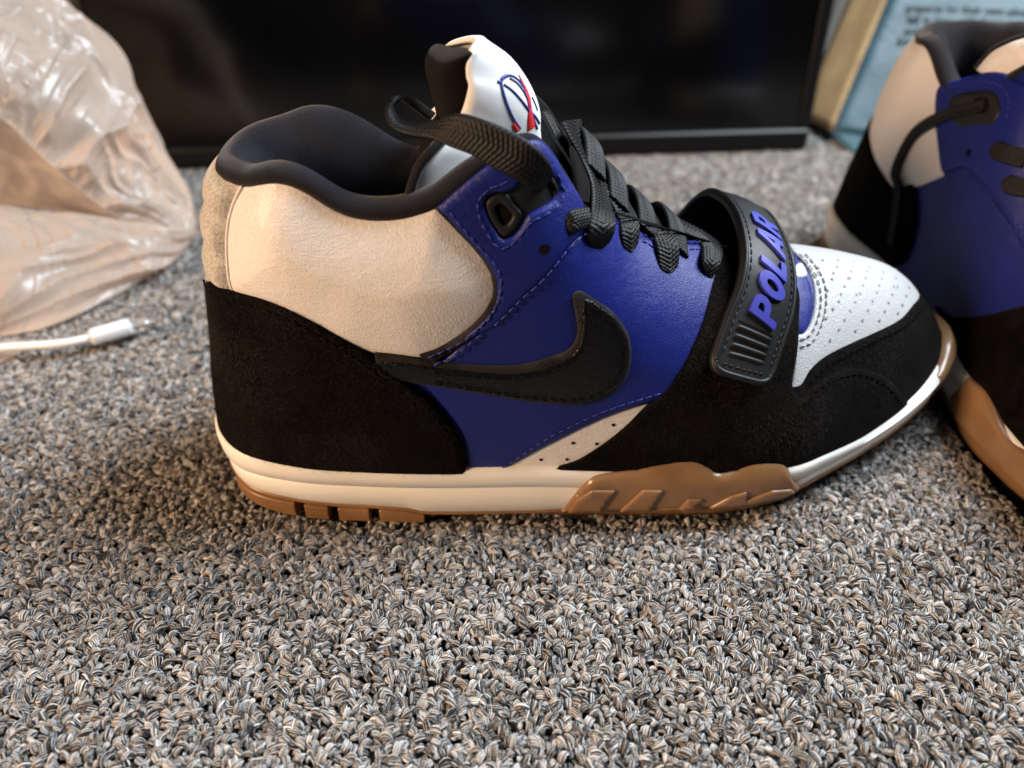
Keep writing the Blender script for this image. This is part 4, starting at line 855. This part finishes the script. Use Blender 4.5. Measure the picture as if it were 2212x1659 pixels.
S2.panel('toe_box', solid(toebox), MAT['white_toe'], h=.5, lift=.2, puff=.6, step=1.6)
S2.panel('toe_mudguard', solid(mud), MAT['suede'], h=.9, lift=.7, step=1.6, skirt=2)
S2.panel('side_wing', solid(wing_l+wing_r+wing_b), MAT['suede'], h=1.0, lift=1.3, step=1.6, skirt=2)
S2.panel('gum_side_wrap', zz('I', [(722, 1100, 'c'), (755, 1050), (790, 1008), (830, 1030), (880, 1075), (915, 1140), (940, 1230), (975, 1295), (1040, 1330), (1130, 1370), (1200, 1500, 'c'), (1150, 1760), (1021, 1630), (960, 1545), (850, 1395), (765, 1270), (730, 1170)]), MAT['gum'], h=2.2, lift=.6, view=True, relax=20, step=1.5, skirt=2)
S2.panel('lace_loop', zz('H', [(1540, 960), (1620, 900), (1800, 870), (1940, 870), (2010, 940), (2020, 1080), (1950, 1180), (1800, 1190), (1650, 1200), (1560, 1120)]), MAT['rubber'], h=.9, lift=1.4, step=.9)
S2.panel('loop_slot_shade', zz('H', [(1780, 960), (1900, 930), (1930, 980), (1920, 1060), (1850, 1085), (1780, 1060)]), MAT['hole'], h=.1, lift=2.35, step=.7, edge=.3)
discs(S2, 'eyelet_hole_shade', zz('H', [(1725, 1450)]), 1.7, 1.75, MAT['hole'])
S2.stitches([zz('H', [(1450, 1000), (1440, 900), (1500, 840), (1700, 800), (1950, 790), (2080, 880), (2110, 1000), (2080, 1150)])]+[zz('I', [(780, 110), (850, 185), (930, 290), (1010, 390)]), zz('I', [(800, 105), (870, 180), (950, 280), (1030, 370)])], MAT['thread_blue'], lift=1.7)
S2.mesh('tongue', mir(OUT.reshape(-1, 3)+np.array([0, 0, -2])), [f[::-1] for f in grid_faces(TN, 41)], MAT['white']).modifiers.new('thickness', 'SOLIDIFY').thickness = .0015
fix_normals(S2.mesh('tongue_lining', mir(LNf.reshape(-1, 3)+np.array([0, 0, -2])), grid_faces(len(LNf), m_tl, True), MAT['tongue_fleece']))
for arr in (Lr, med):
    V, F = tube(mir(arr[k0-6:]+np.array([-.8, 0, -2])), 1.6, 8); S2.mesh('tongue_binding', V, F, MAT['lining'])
S2.panel('gusset', thr+fthr, MAT['tongue_fleece'], h=.4, lift=.1)
def surf(sh, pts, off):                               # traced line laid on the shoe surface
    P = np.array([sh.pt(p) for p in pts]); return P+fnormal(P)*off
c = np.concatenate([surf(S2, zz('H', [(1880, 1010), (1700, 1050), (1540, 1090)]), 2.5), surf(S2, zz('H', [(1390, 1160), (1240, 1270), (1130, 1450), (1060, 1650)]), 4.0), surf(S2, zz('I', [(500, 170), (490, 300), (470, 430)]), 3.5)])
t = unit(np.gradient(c, axis=0)); b = unit(np.cross(fnormal(c), t)); hw = np.full((len(c), 1), 2.5)
ribbon(S2, 'lace', c-b*hw, c+b*hw, MAT['lace'])
for reg, a, b_ in (('I', [(905, 10), (960, 35), (1040, 60)], 5), ('I', [(945, 158), (1000, 178), (1060, 190)], 5)):
    c = surf(S2, zz(reg, a)[::-1], 2.2); t = unit(np.gradient(c, axis=0)); b = unit(np.cross(fnormal(c), t))
    ribbon(S2, 'lace', c-b*3.4, c+b*3.4, MAT['lace'], endtip=3)

# ------------------------------------------------------------------ value noise for cloth-like things
_pt = rng.random((64, 64))
def vnoise(x, y):
    xi = np.floor(x).astype(int); yi = np.floor(y).astype(int); fx, fy = smooth01(x-xi), smooth01(y-yi)
    g = lambda a, b: _pt[a % 64, b % 64]
    return (g(xi, yi)*(1-fx)+g(xi+1, yi)*fx)*(1-fy)+(g(xi, yi+1)*(1-fx)+g(xi+1, yi+1)*fx)*fy
def ridged(x, y): return 1-(2*np.abs(vnoise(x, y)-.5))**.75

# ------------------------------------------------------------------ crumpled plastic bag
MAT['film'] = mat('thin_beige_plastic', (.74, .63, .54), .22, .55, coat=.3)
m = MAT['film']; b_ = bsdf(m); out = m.node_tree.nodes['Material Output']; tr = N(m, 'ShaderNodeBsdfTranslucent'); tr.inputs['Color'].default_value = (.86, .71, .61, 1)
tp = N(m, 'ShaderNodeBsdfTransparent'); tp.inputs['Color'].default_value = (.96, .9, .86, 1)
mx = N(m, 'ShaderNodeMixShader'); mx.inputs[0].default_value = .5; L(m, b_.outputs[0], mx.inputs[1]); L(m, tr.outputs[0], mx.inputs[2])
mx2 = N(m, 'ShaderNodeMixShader'); mx2.inputs[0].default_value = .09; L(m, mx.outputs[0], mx2.inputs[1]); L(m, tp.outputs[0], mx2.inputs[2]); L(m, mx2.outputs[0], out.inputs['Surface'])
v = coords(m); bump(m, [(noise_tex(m, v, 45, 5, .6, 1.5), .25, .005), (noise_tex(m, v, 220, 3, .6, .8), .12, .0010)])
bag = empty('plastic_bag', (-.25, .38, 0)); prop(bag, 'crumpled thin beige plastic bag lying open at the left edge', 'plastic bag')
def sheet(name, rows, amp, seed, nu=90, nv=70, fine=1.0):
    """rows: control curves of (px, py, y) in the room, first row outer"""
    C = np.array([[on_y(p[0], p[1], p[2]) for p in r] for r in rows])            # rows x cols x 3
    G = np.array([resample(catmull(r, 12), 1)[np.linspace(0, 1, nu).__mul__(len(resample(catmull(r, 12), 1))-1).astype(int)] for r in C])
    G = np.stack([resample_n(catmull(G[:, j], 10), nv) for j in range(nu)], 1)
    du = np.gradient(G, axis=1); dv = np.gradient(G, axis=0); n = unit(np.cross(du, dv)); n = np.where((n*(CAMP-G)).sum(-1, keepdims=True) < 0, -n, n)
    uu, vv = np.meshgrid(np.linspace(0, 1, nu), np.linspace(0, 1, nv)); su = np.linalg.norm(C[0, -1]-C[0, 0])/14; sv = np.linalg.norm(C[-1, 0]-C[0, 0])/14
    x, y = uu*su+seed*7.3, vv*sv+seed*3.1; wx = x+1.3*vnoise(x*.6+9, y*.6); wy = y+1.3*vnoise(x*.6, y*.6+17)
    mk = smooth01((vnoise(x*.55+31, y*.55)-.35)/.3); st = ridged(wx*.35+wy*.8, wy*.25-wx*.1+7)-.5
    d = amp*((ridged(wx*.40, wy*.40)-.5)*1.0+st*.5+(vnoise(wx*.9+5, wy*.9)-.5)*.5+fine*mk*((ridged(wx*1.7, wy*2.1+3)-.5)*.30+(ridged(wx*3.9, wy*3.1)-.5)*.13+(ridged(wx*7, wy*7)-.5)*.05))
    e = np.minimum(np.minimum(uu, 1-uu), np.minimum(vv, 1-vv)); d *= .35+.65*smooth01(e/.12)
    V = (G+n*d[..., None]).reshape(-1, 3); V[:, 2] = np.maximum(V[:, 2], 1.5)
    return mesh_obj(name, V, grid_faces(nv, nu), MAT['film'], bag)
def resample_n(P, n):
    s = np.concatenate([[0], np.cumsum(np.linalg.norm(np.diff(P, axis=0), axis=1))]); t = np.linspace(0, s[-1], n); return np.stack([np.interp(t, s, P[:, i]) for i in range(3)], 1)
# upper lobe: from its back edge over the crest down to the rim of the mouth
sheet('bag_film', [[(-420, -240, 420), (-150, -200, 430), (60, -70, 440), (165, 20, 445), (262, 110, 440), (300, 205, 430), (352, 320, 425), (405, 420, 420), (422, 490, 408)],
                   [(-420, -150, 385), (-160, -100, 392), (40, 10, 400), (140, 90, 405), (225, 170, 405), (272, 265, 400), (325, 370, 398), (378, 445, 396), (408, 500, 390)],
                   [(-420, -20, 355), (-170, 20, 362), (20, 110, 370), (110, 180, 376), (190, 250, 380), (240, 330, 380), (290, 410, 380), (340, 465, 380), (380, 505, 378)],
                   [(-420, 160, 340), (-180, 200, 345), (0, 255, 352), (80, 330, 358), (160, 400, 362), (215, 445, 366), (260, 475, 368), (310, 490, 370), (350, 505, 368)]], 9, 1, 220, 170)
# inside of the mouth, set back
sheet('bag_inside', [[(-420, 170, 350), (-180, 205, 358), (0, 250, 372), (80, 325, 385), (160, 395, 392), (240, 450, 395), (330, 500, 385)],
                     [(-420, 300, 385), (-180, 330, 395), (0, 350, 405), (80, 385, 410), (160, 430, 408), (240, 470, 402), (330, 505, 388)],
                     [(-420, 420, 375), (-180, 440, 385), (0, 440, 395), (80, 450, 395), (160, 462, 392), (240, 485, 388), (330, 510, 380)]], 5, 5, 70, 50)
# lower lobe from the mouth's lower rim to the floor
sheet('bag_film', [[(-420, 400, 350), (-150, 420, 352), (0, 442, 355), (90, 455, 358), (185, 462, 362), (290, 480, 366), (360, 492, 372), (421, 492, 400)],
                   [(-420, 480, 318), (-150, 505, 322), (0, 520, 328), (90, 528, 334), (185, 530, 342), (280, 530, 350), (352, 528, 360), (418, 512, 396)],
                   [(-420, 590, 298), (-150, 610, 303), (0, 625, 308), (90, 625, 316), (185, 610, 326), (270, 590, 338), (340, 562, 352), (408, 530, 388)],
                   [(-420, 760, 292), (-150, 770, 294), (-20, 738, 296), (80, 712, 301), (165, 680, 312), (245, 640, 330), (330, 590, 350), (395, 548, 380)]], 6, 2, 220, 120)
sheet('bag_film', [[(-300, 735, 292), (-100, 745, 292), (0, 752, 292), (40, 756, 293), (66, 765, 293), (72, 780, 290)], [(-300, 790, 280), (-100, 790, 281), (0, 780, 284), (30, 784, 285), (52, 790, 285), (62, 795, 284)],
                   [(-300, 850, 270), (-100, 850, 270), (-10, 826, 274), (16, 815, 276), (35, 806, 279), (48, 800, 281)]], 3, 3, 40, 24)
sheet('bag_film', [[(60, 690, 318), (110, 690, 318), (150, 678, 318), (190, 660, 322)], [(50, 715, 304), (90, 712, 304), (120, 700, 308), (180, 668, 320)], [(20, 738, 299), (60, 728, 300), (100, 716, 304), (150, 690, 314)]], 2, 4, 30, 20)

# ------------------------------------------------------------------ charging cable
MAT['cable'] = mat('white_cable_plastic', (.80, .82, .84), .35, .5); MAT['steel'] = mat('plug_metal', (.72, .71, .69), .38, .5, metal=.7)
cb = empty('charging_cable', (-.2, .3, 0)); prop(cb, 'white charging cable with its plug lying on the carpet in front of the bag', 'cable')
zc = 7.5
pc = [on_z(x, y, z) for x, y, z in ((-260, 778, 4), (-120, 770, 5), (0, 752, 6), (70, 747, 6.5), (140, 741, zc), (196, 730, zc))]
V, F = tube(resample(catmull(pc, 10), 2), 1.95, 10); mesh_obj('cord', V, F, MAT['cable'], cb)
a, b = on_z(196, 729, zc), on_z(282, 704, zc+.3); ax = unit((b-a)[None])[0]; ln = np.linalg.norm(b-a)
def superbox(a, ax, prof, w, h, n=20):
    side = unit(np.cross(ax, [0, 0, 1.])[None])[0]; up = np.cross(side, ax); t = np.arange(n)*2*math.pi/n
    cx = np.sign(np.cos(t))*np.abs(np.cos(t))**.55; cy = np.sign(np.sin(t))*np.abs(np.sin(t))**.55; V = []
    for s_, k in prof: V.append(a+ax*s_+k*(w/2*cx[:, None]*side+h/2*cy[:, None]*up))
    return np.concatenate(V), grid_faces(len(prof), n, True)+[tuple(range(n))[::-1], tuple(range((len(prof)-1)*n, len(prof)*n))]
V, F = superbox(a, ax, [(-.4, .5), (0, .82), (.8, .98), (1.5, 1), (ln-1.2, 1), (ln-.4, .96), (ln, .86)], 7.6, 6.2); mesh_obj('plug_body', V, F, MAT['cable'], cb)
V, F = superbox(b, ax, [(-.5, 1), (6.0, 1), (7.2, .95), (7.8, .7)], 5.6, 2.8); mesh_obj('plug_tip', V, F, MAT['steel'], cb)

# ------------------------------------------------------------------ television standing on the floor
MAT['screen'] = mat('black_glass', (.002, .002, .0025), .16, .45)
MAT['tv'] = mat('black_gloss_plastic', (.003, .003, .0035), .42, .3)
tv = empty('television', (.04, .53, 0)); prop(tv, 'large black flat television standing on the carpet behind the shoes', 'television')
ta, tb = np.array([-262., 492, 0]), np.array([206., 529.5, 0]); tx = unit((tb-ta)[None])[0]; ty = np.array([-tx[1], tx[0], 0]); TW = np.linalg.norm(tb-ta)
def tbox(name, x0, x1, y0, y1, z0, z1, m, bev=.8, lean=.10):
    bm = bmesh.new()
    vs = [bm.verts.new(tuple((ta+tx*x+ty*(y+lean*z)+np.array([0, 0, z]))*.001-np.array(tv.location))) for z in (z0, z1) for x, y in ((x0, y0), (x1, y0), (x1, y1), (x0, y1))]
    for f in ((0, 3, 2, 1), (4, 5, 6, 7), (0, 1, 5, 4), (1, 2, 6, 5), (2, 3, 7, 6), (3, 0, 4, 7)): bm.faces.new([vs[i] for i in f])
    bmesh.ops.bevel(bm, geom=bm.edges[:], offset=bev*.001, segments=3, affect='EDGES', profile=.5); me = bpy.data.meshes.new(name); bm.to_mesh(me); bm.free(); me.materials.append(m)
    o = bpy.data.objects.new(name, me); COL.objects.link(o); o.parent = tv; return o
tbox('screen', 7, TW-9, 0, 6, 16, 330, MAT['screen'], .5)
tbox('bezel', 0, TW, -3.5, 14, .6, 15.6, MAT['tv'], 3.5); tbox('bezel', 0, TW, -1.5, 14, 330.4, 340, MAT['tv'], 2.0)
tbox('bezel', 0, 6.6, -1.5, 14, 16, 330, MAT['tv'], 1.5); tbox('bezel', TW-8.6, TW, -1.5, 14, 16, 330, MAT['tv'], 1.5)
tbox('back_cover', 4, TW-4, 15, 45, 4, 335, MAT['tv'], 3)

# ------------------------------------------------------------------ printed paper shopping bag
MAT['paper_blue'] = mat('printed_blue_paper', (.05, .13, .17), .5, .35); m = MAT['paper_blue']; v = coords(m)
L(m, ramp(m, noise_tex(m, v, 22, 4), [(.3, (.026, .064, .080)), (.7, (.038, .092, .118))]), bsdf(m).inputs['Base Color']); bump(m, [(noise_tex(m, v, 30, 3), .4, .004)])
MAT['kraft'] = mat('kraft_paper', (.42, .27, .13), .8, .2); vary(MAT['kraft'], (.42, .27, .13), .15, 60)
MAT['print'] = mat('dark_green_print', (.006, .010, .010), .7, .2); MAT['grey_print'] = mat('grey_print', (.10, .095, .085), .8, .2)
pb = empty('paper_bag', (.33, .55, 0)); prop(pb, 'blue paper shopping bag with lines of dark print behind the second sneaker', 'paper bag')
p00, p01 = on_y(1797, 283, 545), on_y(1918, -6, 610); p10 = on_y(2420, 372, 520); p11 = p10+(p01-p00)
def quad(name, c, m, nu=24, nv=24, wob=1.2, seed=0, parent=None):
    u, v_ = np.meshgrid(np.linspace(0, 1, nu), np.linspace(0, 1, nv)); c = [np.array(x, float) for x in c]
    P = c[0]*((1-u)*(1-v_))[..., None]+c[1]*(u*(1-v_))[..., None]+c[2]*(u*v_)[..., None]+c[3]*((1-u)*v_)[..., None]
    n = unit(np.cross(c[1]-c[0], c[3]-c[0])[None])[0]; e = np.minimum(np.minimum(u, 1-u), np.minimum(v_, 1-v_))
    P = P+n*(wob*(vnoise(u*5+seed, v_*5)-.5)*2*smooth01(e/.15))[..., None]
    o = mesh_obj(name, P.reshape(-1, 3), grid_faces(nv, nu), m, parent or pb); s_ = o.modifiers.new('thickness', 'SOLIDIFY'); s_.thickness = .0006; return o
upv = (p01-p00); rt = (p10-p00)
quad('front_panel', [p00, p10, p10+upv*1.5, p00+upv*1.5], MAT['paper_blue'], wob=2)
g0 = p00+np.array([-13, 34, 0]); quad('side_gusset', [p00, g0, g0+upv*1.5, p00+upv*1.5], MAT['kraft'], 8, 24, .8, 2)
g1 = g0+np.array([-34, 40, 0]); quad('side_gusset', [g0, g1, g1+upv*1.5, g0+upv*1.5], MAT['grey_print'], 8, 24, 1.5, 3)
b0 = p00+np.array([4, 2, 0]); quad('bottom_fold', [p00+np.array([-2, -1, 0]), p10+np.array([0, -1, 0]), np.array([p10[0], p10[1]+6, 0.5]), on_z(1838, 331, .5)], MAT['paper_blue'], 20, 8, .6, 4)
nrm = unit(np.cross(rt, upv)[None])[0]; nrm = nrm if np.dot(nrm, CAMP-p00) > 0 else -nrm
def plane_hit(px, py): d = ray(px, py); return CAMP+d*(np.dot(p00-CAMP, nrm)/np.dot(d, nrm))
for txt, (ax_, ay), (bx, by), hh in (('prepares for their next adventure', (1955, 18), (2265, 29), 15), ('fall in love with these super', (1958, 43), (2230, 52), 15), ('and want to bolster your', (1951, 68), (2178, 76), 15), ('friends', (1937, 91), (2003, 94), 15)):
    A0, B0 = plane_hit(ax_, ay), plane_hit(bx, by); xa = unit((B0-A0)[None])[0]; ya = np.cross(nrm, xa); ya = ya if ya[2] > 0 else -ya
    cu = bpy.data.curves.new('t', 'FONT'); cu.body = txt; cu.size = 1; cu.extrude = 0; cu.resolution_u = 2; cu.offset = .012; to = bpy.data.objects.new('t', cu); COL.objects.link(to)
    bpy.context.view_layer.update(); me = bpy.data.meshes.new_from_object(to.evaluated_get(bpy.context.evaluated_depsgraph_get())); bpy.data.objects.remove(to)
    q = np.array([v_.co[:2] for v_ in me.vertices]); F = [tuple(p.vertices) for p in me.polygons]; bpy.data.meshes.remove(me)
    n_full = {0: 1.0}; k = np.linalg.norm(B0-A0)/(q[:, 0].max()*1); ky = k*1.15
    P = A0+xa*(q[:, :1]*k)+ya*(q[:, 1:]*ky-ky*.35)+nrm*1.6
    mesh_obj('text_line', P, F, MAT['print'], pb, smooth=False)

p0 = on_z(450, 1204, 3.0); t = np.linspace(0, 1, 8)[:, None]; V, F = tube(p0+np.array([[-1.2, -.6, 0]])*(t-.5)*2+np.array([[.5, -.4, .5]])*np.sin(t*math.pi), .16, 5)
prop(mesh_obj('lint', V, F, MAT['fabric']), 'tiny white thread of lint on the carpet below the heel', 'lint')
# ------------------------------------------------------------------ loop-pile carpet
MAT['backing'] = mat('carpet_backing', (.035, .032, .030), .95, .1)
carpet = mesh_obj('carpet', [(-1500, 20, 0), (1500, 20, 0), (1500, 1700, 0), (-1500, 1700, 0)], [(0, 1, 2, 3)], MAT['backing'], None, False, scale=.001)
carpet.location.z = -.0035; prop(carpet, kind='structure')
MAT['yarn'] = mat('heather_yarn', (.3, .28, .26), .62, .35, sheen=.2)
m = MAT['yarn']; at_ = N(m, 'ShaderNodeAttribute', attribute_name='strand'); oi = N(m, 'ShaderNodeObjectInfo')
ad = N(m, 'ShaderNodeMath', operation='MULTIPLY_ADD'); L(m, oi.outputs['Random'], ad.inputs[0]); ad.inputs[1].default_value = .62; L(m, at_.outputs['Fac'], ad.inputs[2])
fr = N(m, 'ShaderNodeMath', operation='FRACT'); L(m, ad.outputs[0], fr.inputs[0])
r_ = N(m, 'ShaderNodeValToRGB'); r_.color_ramp.interpolation = 'CONSTANT'; L(m, fr.outputs[0], r_.inputs[0])
YARN = [(0, (.009, .010, .016)), (.23, (.08, .08, .08)), (.31, (.72, .71, .69)), (.46, (.36, .34, .31)), (.58, (.66, .55, .42)), (.67, (.03, .032, .04)), (.76, (.52, .53, .55)), (.87, (.88, .86, .83)), (.96, (.26, .17, .10))]
e = r_.color_ramp.elements
while len(e) < len(YARN): e.new(.5)
for i, (p, c) in enumerate(YARN): e[i].position = p; e[i].color = (*c, 1)
L(m, r_.outputs[0], bsdf(m).inputs['Base Color'])
lib = bpy.data.collections.new('yarn_library')
def loop_mesh(i):
    """one tuft: a bundle of fine strands arching over and back into the backing"""
    A = Acc(); col = []; lr = np.random.default_rng(100+i)
    span = lr.uniform(1.8, 2.7); height = lr.uniform(2.0, 2.9); bw = lr.uniform(1.5, 2.1); twist = lr.uniform(-.9, .9); skew = lr.uniform(-.5, .5)
    palette = lr.random(5)
    for k in range(40):
        a = lr.uniform(0, 2*math.pi); q = math.sqrt(lr.random()); ox, oz = bw*q*math.cos(a), bw*.75*q*math.sin(a)
        t = np.linspace(0, math.pi, 9); sp = .38+.62*np.sin(t)**.8; tw = twist*(t-math.pi/2)
        x = -np.cos(t)*span*(1+.12*oz)+skew*np.sin(t); z = np.sin(t)**.75*(height+oz*sp)-1.3; y = ox*sp*np.cos(tw)+.3*oz*np.sin(tw)+.05*np.cumsum(lr.normal(0, 1, 9))
        V, F = tube(np.stack([x, y, z+.05*lr.normal(0, 1, 9)], 1), np.full(9, lr.uniform(.10, .17)), 3, False); A.add(V, F)
        val = (palette[lr.integers(0, 5)] if lr.random() < .6 else lr.random())*.999
        col += [val]*len(V)
    for k in range(5):                                # stray fibres
        t = np.linspace(0, math.pi, 7); x = -np.cos(t)*span*lr.uniform(.7, 1.3); z = np.sin(t)*(height*lr.uniform(1.05, 1.35))-1; y = lr.uniform(-1.5, 1.5)+lr.uniform(-1, 1)*(t/math.pi)
        V, F = tube(np.stack([x, y, z], 1), .07, 3, False); A.add(V, F); col += [.92]*len(V)
    o = A.build('yarn_tuft', MAT['yarn']); at = o.data.attributes.new('strand', 'FLOAT', 'POINT'); at.data.foreach_set('value', np.array(col, np.float32))
    COL.objects.unlink(o); lib.objects.link(o); return o
for i in range(14): loop_mesh(i)
# tuft positions: jittered staggered rows over the part of the floor that can be seen
pts = []; px_, py_ = 2.02, 1.76
for j, y in enumerate(np.arange(20, 1000, py_)):
    half = 105+.72*y if y < 620 else 560
    if y > 560 and j % 2: continue
    xs = np.arange(-half, half, px_)+(px_/2 if j % 2 else 0)
    if y < 60 and j % 2: continue
    if j % 2 == 0: side = np.arange(half, half+200, px_*1.7); xs = np.concatenate([xs, side, -side])
    pts.append(np.stack([xs, np.full(len(xs), y)], 1))
pts = np.concatenate(pts); pts += rng.normal(0, .45, pts.shape); N_ = len(pts)
ins = inside2d(pts, SOLE[::4]); d_ = np.zeros(N_)
in2 = inside2d(pts, S2.fwd(np.concatenate([SOLE[::4], np.zeros((len(SOLE[::4]), 1))], 1))[:, :2])
pts = pts[~(in2)]; N_ = len(pts)
pz = -.85+.4*rng.normal(0, 1, N_)
sd = dist2poly(pts, SOLE[::6]); contact = (pts[:, 0] < 85)
pz = pz-1.3*smooth01(1-np.abs(sd-1)/9)*contact
pz = np.where((sd < -1) & contact, pz-3.4, pz)
me = bpy.data.meshes.new('carpet_loops'); me.from_pydata([(x/1000, y/1000, z/1000) for (x, y), z in zip(pts, pz)], [], []); me.update()
rot = me.attributes.new('rot', 'FLOAT_VECTOR', 'POINT'); ang = rng.normal(0, 1, N_)*.9+np.where(rng.random(N_) < .5, 1.5, .5)
rot.data.foreach_set('vector', np.stack([rng.normal(0, .34, N_), rng.normal(0, .34, N_), ang+rng.integers(0, 2, N_)*math.pi], 1).astype(np.float32).ravel())
sc_a = me.attributes.new('size', 'FLOAT', 'POINT'); big_ = np.where((np.abs(pts[:, 0]) > 105+.72*pts[:, 1]) | (pts[:, 1] > 560) | (pts[:, 1] < 60), 1.5, 1.0)
sc_a.data.foreach_set('value', (big_*np.clip(rng.normal(.585, .10, N_), .36, .95)).astype(np.float32))
loops_o = bpy.data.objects.new('carpet_loops', me); COL.objects.link(loops_o); prop(loops_o, 'grey, black and tan heather loop pile of the carpet', kind='stuff'); me.materials.append(MAT['yarn'])
ng = bpy.data.node_groups.new('tufts', 'GeometryNodeTree'); ng.interface.new_socket('Geometry', in_out='INPUT', socket_type='NodeSocketGeometry'); ng.interface.new_socket('Geometry', in_out='OUTPUT', socket_type='NodeSocketGeometry')
n_ = ng.nodes; gi = n_.new('NodeGroupInput'); go = n_.new('NodeGroupOutput'); iop = n_.new('GeometryNodeInstanceOnPoints'); ci = n_.new('GeometryNodeCollectionInfo'); ci.inputs[0].default_value = lib
ci.inputs['Separate Children'].default_value = True; ci.inputs['Reset Children'].default_value = True; iop.inputs['Pick Instance'].default_value = True
ar = n_.new('GeometryNodeInputNamedAttribute'); ar.data_type = 'FLOAT_VECTOR'; ar.inputs[0].default_value = 'rot'; asz = n_.new('GeometryNodeInputNamedAttribute'); asz.data_type = 'FLOAT'; asz.inputs[0].default_value = 'size'
mtp = n_.new('GeometryNodeMeshToPoints'); lk = ng.links.new
lk(gi.outputs[0], mtp.inputs[0]); lk(mtp.outputs[0], iop.inputs['Points']); lk(ci.outputs[0], iop.inputs['Instance']); lk(ar.outputs[0], iop.inputs['Rotation']); lk(asz.outputs[0], iop.inputs['Scale']); lk(iop.outputs[0], go.inputs[0])
gm = loops_o.modifiers.new('tufts', 'NODES'); gm.node_group = ng
